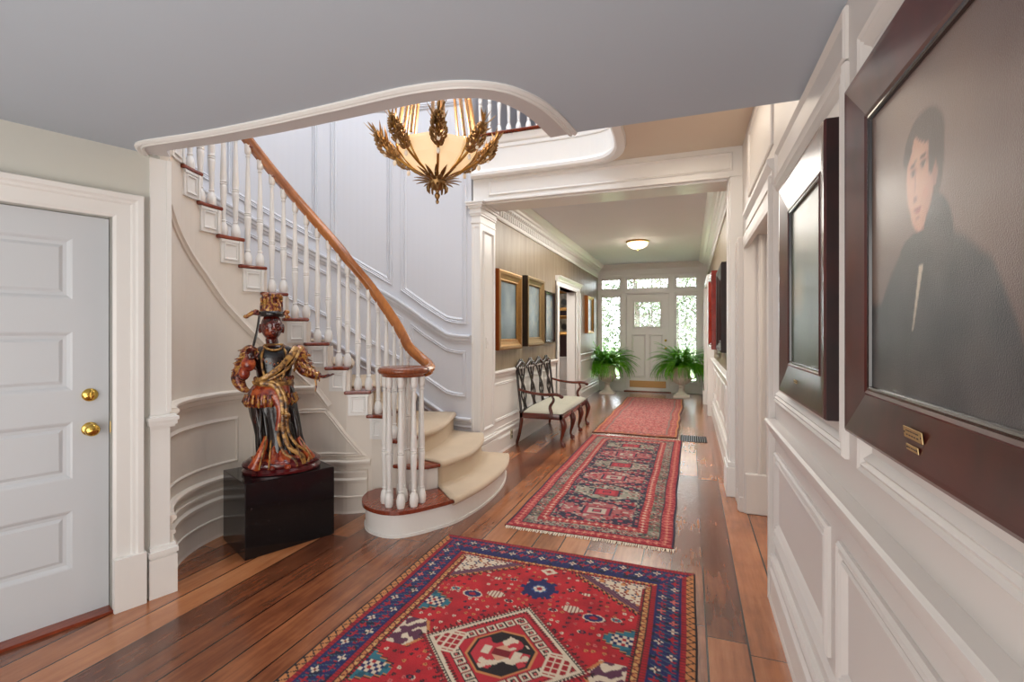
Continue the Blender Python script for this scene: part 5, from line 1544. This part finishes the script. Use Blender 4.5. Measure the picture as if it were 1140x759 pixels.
# ================================================================ rugs
M['rug'] = vcol('knotted wool rug', .95, .55, 700, .1)
CRE = L((214, 196, 172)); RED = L((164, 20, 34)); DRED = L((120, 14, 28)); BLU = L((26, 30, 86)); DBL = L((18, 20, 50)); TAN = L((196, 128, 76)); BLK = L((28, 16, 20)); TEAL = L((44, 106, 122)); PUR = L((92, 46, 70)); PNK = L((198, 98, 92))
def zig(x, per): return abs((x / per) % 1 - .5) * 2
def floret(x, y, r, petals=4):
    d = math.hypot(x, y); a = math.atan2(y, x); return d < r * (.62 + .38 * math.cos(petals * a))
def hsh(i, j, s=0):
    v = math.sin(i * 127.1 + j * 311.7 + s * 74.7) * 43758.5453; return v - math.floor(v)
def rug1(a, b, W=1.63, Lh=2.10):
    A = min(a, W - a); B = min(b, Lh - b)
    run = b if A < B else a
    e = min(A, B)
    side = A < B + .0
    if e < .010: return BLK if side else DRED
    if side and A < .048:
        z_ = zig(b, .05); return BLK if abs((A - .012) / .036 - z_) < .16 or A > .044 else TAN
    if side and A < .07 and B > .07: return RED if zig(b, .02) > .45 else DRED
    if not side and B < .034: return RED if zig(a, .02) > .4 else DRED
    # main blue border
    lo = .07 if side else .034
    if e < .205 or (not side and e < .165):
        hi = .205 if side else .165
        mid = (e - lo) / (hi - lo)
        if mid < .0: return RED
        c = BLU if nz_(a, b, 22, 3) > -.25 else DBL
        per = .066
        for off, row, colr in ((0, .28, 0), (.5, .72, 1)):
            q = run / per + off; i = math.floor(q); dx = (q - i - .5) * per; dy = (mid - row) * (hi - lo)
            wv = hsh(i, row)
            col = CRE if (i + colr) % 3 == 0 else (RED if (i + colr) % 3 == 1 else (RED if wv < .5 else PNK))
            if floret(dx, dy, .023, 4): 
                return DRED if math.hypot(dx, dy) < .006 and col == CRE else col
            if floret(dx - .03, dy + .012, .012, 3): return RED
        if abs(math.sin(run * 95 + mid * 5)) > .96 and .1 < mid < .9: return L((60, 90, 110))
        return c
    e2 = e - (.205 if side else .165)
    if e2 < .022: return RED if zig(run, .018) > .35 else DRED
    if e2 < .058:
        z_ = zig(run, .045); t = (e2 - .022) / .036
        if t < .1 or t > .9: return BLK
        return L((110, 30, 30)) if abs(t - z_) < .17 else (TAN if z_ > .3 else L((206, 160, 100)))
    if e2 < .072: return RED if zig(run, .018) > .4 else BLK
    # field
    cx, cy = .815, 1.05
    x = a - cx; y = (b if b < 1.05 else Lh - b) - cy   # mirrored, y <= 0
    X = abs(x); Y = -y
    # corner spandrels : corner at (X=.54, Y=.81)
    sp = (X - .10) / .44 - (.81 - Y) / .31     # > 0 inside
    # line from (X=.13,Y=.81) to (X=.54,Y=.50)
    d_ = ((X - .13) * .31 - (.81 - Y) * .41) / math.hypot(.31, .41)
    step = .008 * (1 if zig(X, .03) > .5 else -1)
    if d_ > .065 + step * .5:
        m1 = nz_(a * 1.0, b * 1.0, 26, 9)
        i = math.floor(X / .06); j = math.floor(Y / .055)
        dx = X - (i + .5) * .06; dy = Y - (j + .5) * .055
        if floret(dx, dy, .026, 4): return (DRED if (i + j) % 2 else BLU) if math.hypot(dx, dy) > .008 else CRE
        if m1 > .32: return TAN
        return CRE
    if d_ > .022 + step * .3: return PUR if zig(X + Y, .025) > .4 else L((120, 84, 96))
    if d_ > .012 + step: return TAN
    if d_ > -.002 + step: return BLK
    # little cream diamond at top middle
    if X + abs(Y - .775) * 1.3 < .055: return (CRE if X + abs(Y - .775) * 1.3 > .022 else RED)
    # star
    sxx, syy = x, Y - .57
    dd = math.hypot(sxx, syy); an = math.atan2(syy, sxx)
    rs = .088 + .022 * (1 if math.cos(8 * an) > .3 else 0)
    if dd < rs:
        if dd < .016: return RED
        if dd < .034: return CRE if math.cos(6 * an) > -.3 else L((120, 150, 170))
        return BLU if dd > .045 or math.cos(8 * an) > 0 else L((60, 80, 140))
    # medallion (diamond)
    l1 = X + abs(Y)
    tz = .010 if zig(X - abs(Y), .026) > .5 else -.004
    if l1 < .365:
        if l1 > .338 + tz * .4: return CRE
        r8 = max(X, abs(Y), (X + abs(Y)) * .72)
        # centre octagon
        if r8 < .150:
            if r8 > .140: return TAN
            if r8 > .128: return BLK
            if X < .04 and abs(Y) < .05 and X + abs(Y) < .06: return DRED if abs(Y) < .02 else L((210, 160, 130))
            if abs(abs(x) - .07) < .02 and abs(Y) < .03: return CRE
            if nz_(a, b, 20, 14) > .25: return CRE
            return BLK if abs(Y) > .03 and nz_(a, b, 9, 4) > -.12 else L((190, 48, 60))
        # corner boxes
        if .195 < X < .315 and abs(Y) < min(.075, .34 - X + .03):
            gx = zig(X - .20, .036); gy = zig(Y + .018, .036)
            if X < .207 or abs(Y) > .066: return CRE
            return RED if (gx < .72 and gy < .72) and (gx > .25 or gy > .25) else (DRED if gx < .25 and gy < .25 else CRE)
        if l1 > .318: return BLK if zig(X - abs(Y), .026) > .6 else RED
        # hooks between
        q = l1 * 1.0; w = (X - abs(Y))
        if .215 < l1 < .305:
            i = math.floor(w / .07); dw = w - (i + .5) * .07; dl = l1 - .26
            m_ = max(abs(dw), abs(dl) * .9)
            if m_ < .008: return PNK
            if m_ < .016: return BLK
            if m_ < .028: return CRE
            if m_ < .033: return BLK
        return L((184, 34, 48))
    if l1 < .372 + tz: return BLK
    if l1 < .40 + tz: return DRED if zig(X - abs(Y), .026) > .5 else CRE if l1 < .385 else RED
    if l1 < .425 and zig(X - abs(Y), .04) > .7: return BLK
    # teal side shapes
    if X > .40:
        k = (X - .40) / .14; hgt = .02 + .075 * round(k * 4) / 4
        dy = abs(Y - .27)
        if dy < hgt + .012:
            if dy > hgt: return TAN if dy < hgt + .007 else BLK
            if dy < .035 and X > .44:
                return CRE if (math.floor(X / .018) + math.floor(Y / .018)) % 2 else (RED if hsh(math.floor(X / .018), 2) > .5 else BLU)
            return TEAL if nz_(a, b, 40, 1) > -.2 else L((30, 80, 96))
    # purple bottom side motif
    if X > .36 and abs(Y) < .10 and X - .36 > abs(Y) * .6:
        if X - .37 < abs(Y) * .6 + .008: return TAN
        return PUR if nz_(a, b, 24, 7) > 0 else CRE
    # birds / botehs
    for bx_, by_, cc, r in ((.33, .40, BLU, .045), (.21, .44, CRE, .04), (.44, .42, TEAL, .022), (.12, .40, DBL, .02), (.30, .27, DBL, .018), (.26, .60, CRE, .02), (.17, .62, DBL, .018)):
        dx, dy = X - bx_, Y - by_; d = math.hypot(dx * .8, dy * 1.3)
        if d < r:
            if cc == CRE: return CRE if abs(math.sin(dx * 160)) > .45 else DRED
            return CRE if d > r * .85 else (RED if d < r * .35 else cc)
    # scattered small flowers
    i = math.floor(a / .042); j = math.floor(b / .042); h = hsh(i, j)
    dx = a - (i + .3 + .4 * h) * .042; dy = b - (j + .3 + .4 * hsh(j, i)) * .042
    if h > .28:
        d = math.hypot(dx, dy)
        if d < .0095: return (CRE, BLK, TAN, DBL, PNK)[int(h * 97) % 5] if d > .004 else DRED
        if abs(dx + dy) < .003 and d < .018: return DRED
    return mixc(RED, L((196, 30, 42)), .5 + nz_(a, b, 12, 6))
def rug_obj(name, label, x0, x1, y0, y1, res, fn, th=.010, fringe=None, group=None, wob=.006, seed=1):
    W = x1 - x0; Lh = y1 - y0
    nx = int(W / res); ny = int(Lh / res)
    def P(i, j):
        a = W * i / nx; b = Lh * j / ny
        ex = wob * nz_(b, 0, 2.2, seed) ; ey = wob * nz_(a, 5, 2.5, seed)
        wv = .0022 * nz_(a, b, 3, seed + 9) + .0022
        return (x0 + a + ex, y1 - b + ey, th + wv)
    mb = MB(); mb.grid([[P(i, j) for i in range(nx + 1)] for j in range(ny + 1)])
    me_cols = []
    o = mb.build(name, M['rug'])
    at = o.data.color_attributes.new('col', 'FLOAT_COLOR', 'POINT'); buf = []
    for j in range(ny + 1):
        for i in range(nx + 1):
            c = fn(W * i / nx, Lh * j / ny, W, Lh); k = .93 + .12 * hsh(i, j, 3)
            buf += [c[0] * k, c[1] * k, c[2] * k, 1]
    at.data.foreach_set('color', buf)
    # skirt down to the floor
    e = MB(); ring = [P(i, 0) for i in range(nx + 1)] + [P(nx, j) for j in range(1, ny + 1)] + [P(i, ny) for i in range(nx - 1, -1, -1)] + [P(0, j) for j in range(ny - 1, 0, -1)]
    n = len(ring); e.add(ring + [(p[0], p[1], .001) for p in ring], [(i, (i + 1) % n, n + (i + 1) % n, n + i) for i in range(n)])
    e.build('edge_binding', M['binding'], o)
    if fringe:
        for yy, sg in fringe:
            f = MB(); rnd = random.Random(seed)
            x_ = x0 + .004
            while x_ < x1:
                l_ = rnd.uniform(.028, .048); dx = rnd.uniform(-.008, .008)
                yb = yy + wob * nz_(x_ - x0, 5, 2.5, seed)
                f.add([(x_, yb - sg * .004, .008), (x_ + .0065, yb - sg * .004, .008), (x_ + .0055 + dx, yb + sg * l_, .003), (x_ + .001 + dx, yb + sg * l_, .003)], [(0, 1, 2, 3)])
                x_ += .0072
            f.build('fringe', M['fringe'], o)
    return o
M['binding'] = mk_carpet('dark rug binding', (28, 14, 18), (60, 20, 26))
M['fringe'] = mk_carpet('cream wool fringe', (190, 174, 150), (222, 208, 188))
o = rug_obj('oriental_rug', '', -1.60, .03, .96, 3.06, .0062, lambda a, b, W, Lh: rug1(a, b, W, Lh), .009, [(3.06, 1), (.96, -1)] if False else None, seed=3)
tag(o, 'bright red rug with blue flowered border and central diamond medallion, nearest of the three', 'rug')
GRY = L((150, 146, 130)); GRN = L((104, 112, 92)); ROSE = L((170, 62, 78)); RD2 = L((150, 26, 44)); NVY = L((34, 32, 56)); PALE = L((186, 172, 156))
def rug2(a, b, W, Lh):
    A = min(a, W - a); B = min(b, Lh - b); e = min(A, B); run = b if A < B else a
    if e < .014: return NVY if A < B else RED
    def strip(t, per, c1, c2, c3):
        i = math.floor(run / per); q = (run / per - i - .5) * per; s = (t - .5) * .08
        if abs(t - .5) > .46: return NVY
        if floret(q, s, .028, 4): return c3 if math.hypot(q, s) < .012 else c2
        return c1 if hsh(math.floor(run / .012), math.floor(t * 7), 4) > .18 else c2
    if e < .10: return strip((e - .014) / .086, .055, RD2, PNK, L((210, 150, 120)))
    if e < .185:
        c = strip((e - .10) / .085, .08, GRY if hsh(math.floor(run / .08), 1) > .4 else GRN, RD2, PALE); return NVY if hsh(math.floor(a / .012), math.floor(b / .012), 9) > .84 else c
    if e < .265: return strip((e - .185) / .08, .055, RD2, L((200, 96, 84)), CRE)
    if e < .31: return NVY if hsh(math.floor(a / .015), math.floor(b / .02), 7) > .4 else (ROSE if hsh(math.floor(a / .02), math.floor(b / .02), 8) > .5 else GRY)
    x = a - W / 2; X = abs(x); per = .47; k = math.floor((b - .27) / per); y = (b - .27) - (k + .5) * per; Y = abs(y)
    stepx = math.floor(X / .018) * .018; stepy = math.floor(Y / .018) * .018
    base = (GRY, L((166, 92, 92)), L((150, 138, 124)), L((176, 110, 104)))[k % 4]
    if max(X * .75, Y) < .075:
        m = max(X * .75, Y)
        return (L((158, 40, 54)) if k % 2 == 0 else ROSE) if m > .055 or m < .022 else (PALE if k % 2 else L((190, 60, 70))) if m > .028 else NVY
    if max(X * .75, Y) < .085: return NVY
    # dark stepped crabs
    for cx in (.19,):
        dx = abs(stepx - cx); dy = abs(stepy - .155)
        if dx * .55 + dy < .055:
            return ROSE if dx + dy < .03 else NVY
    if stepx * .4 + stepy > .2 and stepx * .4 + stepy < .23: return NVY
    h = hsh(math.floor(a / .022), math.floor(b / .022), 5)
    if h > .80: return NVY if h < .88 else RD2
    if h > .64: return PALE
    if h > .52: return GRN if k % 2 == 0 else ROSE
    if Y > .2 and zig(X, .05) > .5: return RD2
    return base
o = rug_obj('runner_rug', '', -1.285, -.10, 3.36, 6.72, .009, rug2, .009, [(3.36, -1)], seed=8, wob=.014)
tag(o, 'worn red and grey patterned runner rug beside the settee, middle of the three', 'rug')
R3 = L((186, 96, 92)); R3b = L((206, 140, 128)); R3c = L((150, 52, 58)); R3d = L((140, 120, 112))
def rug3(a, b, W, Lh):
    A = min(a, W - a); B = min(b, Lh - b); e = min(A, B); run = b if A < B else a
    if e < .02: return L((96, 60, 60))
    if e < .045: return TAN
    if e < .15:
        i = math.floor(run / .09); q = (run / .09 - i - .5) * .09; s = e - .10
        return (R3b if (i % 2) else TAN) if floret(q, s, .04, 4) else (R3c if hsh(math.floor(a / .02), math.floor(b / .02)) > .4 else R3)
    if e < .175: return R3d
    i = math.floor(a / .11); j = math.floor(b / .13); x = a - (i + .5) * .11; y = b - (j + .5) * .13
    if floret(x, y, .05, 4 if (i + j) % 2 else 6): return R3b if math.hypot(x, y) > .015 else R3c
    h = hsh(math.floor(a / .02), math.floor(b / .025), 2)
    return R3c if h > .72 else (R3d if h > .62 else (R3b if h > .45 else R3))
o = rug_obj('hall_rug', '', -1.30, -.14, 6.90, 10.85, .0125, rug3, .009, None, seed=12, wob=.03)
tag(o, 'faded rose pink rug lying before the front door, farthest of the three', 'rug')

# ================================================================ floor register
M['slot'] = paint('black slot', (8, 8, 9), .9, 0, 0)
rg = thing('floor_register', 'black slatted floor vent grille beside the rugs', 'vent', (-.11, 6.76, 0))
mb = MB(); mb.box(-.005, .315, -.005, .36, .0005, .003); mb.build('backing', M['slot'], rg)
mb = MB(); mb.box(-.012, .322, -.012, .004, 0, .006, .001); mb.box(-.012, .322, .350, .366, 0, .006, .001); mb.box(-.012, .004, 0, .36, 0, .006, .001); mb.box(.306, .322, 0, .36, 0, .006, .001); mb.build('frame', M['iron'], rg)
mb = MB()
for i in range(11): mb.box(.016 + i * .027, .025 + i * .027, 0, .355, .002, .006)
M['regmetal'] = metal('worn grey register metal', (150, 150, 155), .3, .3)
mb.build('grille', M['regmetal'], rg)

# ================================================================ urns and ferns
M['urn'] = paint('weathered white cast iron urn', (226, 218, 204), .5, .08, .25)
def urn(x, y, label, s=1.0):
    t = thing('urn', label, 'urn', (x, y, 0), 0, None)
    mb = MB(); mb.box(-.17, .17, -.17, .17, 0, .035, .006); mb.lathe([(.165, .035), (.165, .05), (.13, .065), (.10, .09), (.07, .13), (.055, .19), (.06, .22), (.075, .235), (.06, .25), (.055, .262), (.08, .275)], 32); mb.build('pedestal', M['urn'], t, 40)
    mb = MB(); mb.lathe([(.06, .27), (.10, .29), (.16, .34), (.195, .40), (.20, .44), (.185, .455), (.175, .50), (.18, .58), (.20, .62), (.235, .645), (.24, .655), (.225, .66), (.19, .62), (.165, .58), (.16, .50), (.10, .45), (.001, .44)], 64, ribs=0); mb.build('bowl', M['urn'], t, 40)
    mb = MB()
    for i in range(20):
        a = 2 * PI * i / 20; mb.tube([(.09 * math.cos(a), .09 * math.sin(a), .29), (.165 * math.cos(a), .165 * math.sin(a), .345), (.20 * math.cos(a), .20 * math.sin(a), .41), (.198 * math.cos(a), .198 * math.sin(a), .445)], [.008, .016, .02, .008], 8)
    mb.build('gadroon_band', M['urn'], t, 60)
    for s_ in (-1, 1):
        mb = MB(); mb.tube(smooth_pts([(s_ * .185, 0, .43), (s_ * .25, 0, .41), (s_ * .29, 0, .46), (s_ * .285, 0, .55), (s_ * .27, 0, .61), (s_ * .225, 0, .64)], 5), .013, 8); mb.build('handle', M['urn'], t, 60)
    return t
def mk_fern():
    t = NT('fresh green fern frond'); v = t.coord(); n = t.noise(v, 12, 4)
    c = t.ramp(n, [(.3, (52, 128, 20)), (.55, (104, 182, 36)), (.75, (168, 222, 80))])
    t.set(Base_Color=c, Roughness=.45, Subsurface_Weight=.0)
    tr = t.new('ShaderNodeBsdfTranslucent'); t.link(c, tr.inputs['Color']); mx = t.new('ShaderNodeMixShader'); mx.inputs[0].default_value = .4
    t.link(t.b.outputs[0], mx.inputs[1]); t.link(tr.outputs[0], mx.inputs[2]); t.link(mx.outputs[0], t.out.inputs[0]); return t.m
M['fern'] = mk_fern()
def fern(x, y, label, seed):
    rnd = random.Random(seed); t = thing('potted_fern', label, 'fern', (x, y, .63))
    mb = MB(); stem = MB()
    for i in range(210):
        a = rnd.uniform(0, 2 * PI); up = rnd.random()
        Lf = rnd.uniform(.54, .84); el = lerp(-.05, 1.35, up ** .8); d = Vector((math.cos(a), math.sin(a), 0))
        p = Vector((d.x * .05, d.y * .05, .02)); pts = [p.copy()]; th_ = max(el, .55); n = 14
        drop = lerp(2.3, 1.25, up) + rnd.uniform(-.3, .3)
        for k in range(n):
            tt = k / n; ang = th_ - drop * tt ** 1.1
            p = p + (d * math.cos(ang) + Vector((0, 0, math.sin(ang)))) * (Lf / n); pts.append(p.copy())
        lo_ = XL + .08 - x; hi_ = XH - .12 - x; yh = YF - .06 - y
        for q in pts: q.x = max(lo_, min(hi_, q.x)); q.y = min(yh, q.y)
        stem.tube(pts[::2], .0022, 4)
        side = Vector((-d.y, d.x, 0)); tw = rnd.uniform(-.5, .5)
        for k in range(2, n + 1):
            for f_ in (0, .5):
                if k + f_ > n: continue
                c = pts[k] if f_ == 0 else (pts[k] + pts[min(k + 1, n)]) / 2
                tt = (k + f_) / n; tdir = (pts[k] - pts[k - 1]).normalized()
                wl = .058 * math.sin(PI * (tt * .86 + .12)) * rnd.uniform(.8, 1.15) + .006
                for s_ in (-1, 1):
                    dirv = (side * s_ + tdir * .35 + Vector((0, 0, tw * s_ - .15))).normalized(); w2 = tdir * .0085
                    mb.add([Vector((max(lo_ - .03, min(hi_ + .03, q.x)), min(yh, q.y), q.z)) for q in (c - w2 * .6, c + dirv * wl * .55 - w2 * .9, c + dirv * wl, c + dirv * wl * .55 + w2 * .9, c + w2 * .6)], [(0, 1, 2, 3, 4)])
    mb.build('fronds', M['fern'], t); stem.build('stems', M['fern'], t)
    return t
ux = ((-1.80, 11.35), (-.17, 11.28))
urn(ux[0][0], ux[0][1], 'white urn with handles on the floor left of the front door'); urn(ux[1][0], ux[1][1], 'white urn with handles on the floor right of the front door')
fern(ux[0][0], ux[0][1], 'bushy green fern in the urn left of the front door', 3); fern(ux[1][0], ux[1][1], 'bushy green fern in the urn right of the front door', 8)

# ================================================================ outside
t = NT('lawn'); t.set(Base_Color=s2l((150, 170, 120)), Roughness=.9)
m = MB(); m.box(-20, 20, YF + .2, 45, -.15, -.05); o = m.build('lawn', t.m); struct(o)
def mk_leaf():
    t = NT('pale sunlit tree leaf'); v = t.coord(); n = t.noise(v, 3, 3)
    t.set(Base_Color=t.ramp(n, [(.3, (50, 62, 44)), (.7, (104, 116, 84))]), Roughness=.6); return t.m
M['leaf'] = mk_leaf(); M['bark'] = paint('grey tree bark', (120, 108, 98), .9, .2, .3)
def tree(x, y, h, r, seed, label):
    rnd = random.Random(seed); t = thing('garden_tree', label, 'tree', (x, y, -.05), 0, 'trees outside the front door')
    mb = MB(); mb.tube([(0, 0, 0), (.05, 0, h * .4), (-.05, 0, h * .8)], [.16, .12, .04], 8)
    for i in range(14):
        a = rnd.uniform(0, 6.28); z_ = rnd.uniform(.25, .8) * h; q = Vector((math.cos(a) * r * .8, math.sin(a) * r * .8, z_ + r * .4)); mb.tube([(0, 0, z_), q * .5 + Vector((0, 0, z_ * .5)), q], [.04, .025, .008], 5)
    mb.build('trunk', M['bark'], t, 60)
    mb = MB()
    for i in range(4200):
        a = rnd.uniform(0, 6.28); rr = r * math.sqrt(rnd.random()); z_ = rnd.uniform(.12, 1.05) * h
        c = Vector((rr * math.cos(a), rr * math.sin(a), z_)); u = Vector((rnd.uniform(-1, 1), rnd.uniform(-1, 1), rnd.uniform(-1, 1))).normalized(); w_ = u.orthogonal().normalized(); s_ = rnd.uniform(.05, .10)
        mb.add([c - u * s_, c + w_ * s_ * .5, c + u * s_, c - w_ * s_ * .5], [(0, 1, 2, 3)])
    mb.build('leaves', M['leaf'], t)
for i, (x_, y_) in enumerate(((-4.2, 17.5), (-2.0, 19.5), (.9, 18.0), (-.6, 22.5), (3.4, 20.0), (-6.5, 21.0))): tree(x_, y_, 5.2, 1.5, i, 'pale leafy garden tree seen through the panes around the front door')

# ================================================================ light
w = bpy.data.worlds.new('World'); scene.world = w; w.use_nodes = True
bg = w.node_tree.nodes['Background']; bg.inputs[0].default_value = (.86, .93, 1, 1); bg.inputs[1].default_value = 13
def area(name, loc, size, power, col, rot=None, target=None, spread=180):
    l = bpy.data.lights.new(name, 'AREA'); l.shape = 'RECTANGLE'; l.size, l.size_y = size; l.energy = power; l.color = col; l.spread = R_(spread)
    o = bpy.data.objects.new(name, l); COL.objects.link(o); o.location = loc
    if target is not None: o.rotation_euler = (Vector(target) - Vector(loc)).to_track_quat('-Z', 'Y').to_euler()
    elif rot: o.rotation_euler = rot
    return o
area('stairwell_fill', (-1.9, 3.0, 5.55), (3.2, 2.6), 130, (.90, .94, 1.0), (0, 0, 0))  # added area light, out of view above the low ceiling, brightens the stairwell
area('near_room_fill', (-1.2, -2.05, 1.55), (3.2, 1.5), 54, (1.0, .97, .93), target=(-1.2, 3, 1.2))  # added soft fill behind the camera
area('near_ceiling_bounce_fill', (-.9, -.9, .35), (2.2, 1.4), 40, (1.0, .98, .95), target=(-1.0, .2, 2.4))  # added upward fill near the floor, lifts the low ceiling
area('hall_day_fill', (-.9, 13.6, 5.0), (5, 2.5), 2200, (.97, .99, 1.0), target=(-.9, 10.0, .2))  # added outdoor fill above the window sightline, boosts daylight into the hall
area('hall_ceiling_fill', (-.9, 7.2, 3.02), (1.4, 3.4), 95, (1.0, .95, .87), (0, 0, 0))  # added broad fill brightening the hall, separate from the dome light
area('bay_area_light', (-.05, 3.6, 3.02), (.5, 1.2), 9, (1.0, .88, .72), (0, 0, 0))  # warm area light under the bay ceiling, without a fixture
area('side_room_fill', (1.4, 3.6, 2.5), (.6, .6), 16, (1.0, .92, .8), (0, 0, 0))  # added fill to brighten the room beyond the right doorway
area('dining_fill', (-3.2, 8.6, 2.7), (1, 1), 30, (1.0, .93, .84), (0, 0, 0))  # added fill so the maroon room is not black
def point(name, loc, p, col, r=.05):
    l = bpy.data.lights.new(name, 'POINT'); l.energy = p; l.color = col; l.shadow_soft_size = r
    o = bpy.data.objects.new(name, l); COL.objects.link(o); o.location = loc; return o
point('chandelier_glow', (CHX, CHY, 2.30 + .52), 17, (1.0, .80, .55), .12)
point('ceiling_light_glow', (-.88, 8.95, HZ - .22), 5, (1.0, .85, .65), .08)
l = bpy.data.lights.new('sun', 'SUN'); l.energy = 5; l.angle = R_(2); o = bpy.data.objects.new('sun', l); COL.objects.link(o); o.rotation_euler = (R_(48), 0, R_(-15))
# ================================================================ camera
cam = bpy.data.cameras.new('camera'); co = bpy.data.objects.new('camera', cam); COL.objects.link(co)
cam.sensor_width = 36; cam.lens = 36 * 540 / 1140; cam.shift_y = -10.5 / 1140; cam.clip_start = .02
co.location = (0, 0, 1.44); co.rotation_euler = (PI / 2, 0, math.atan((768 - 570) / 540))
scene.camera = co
scene.view_settings.view_transform = 'Standard'; scene.view_settings.look = 'None'
scene.view_settings.exposure = 0.0; scene.view_settings.gamma = 1.0
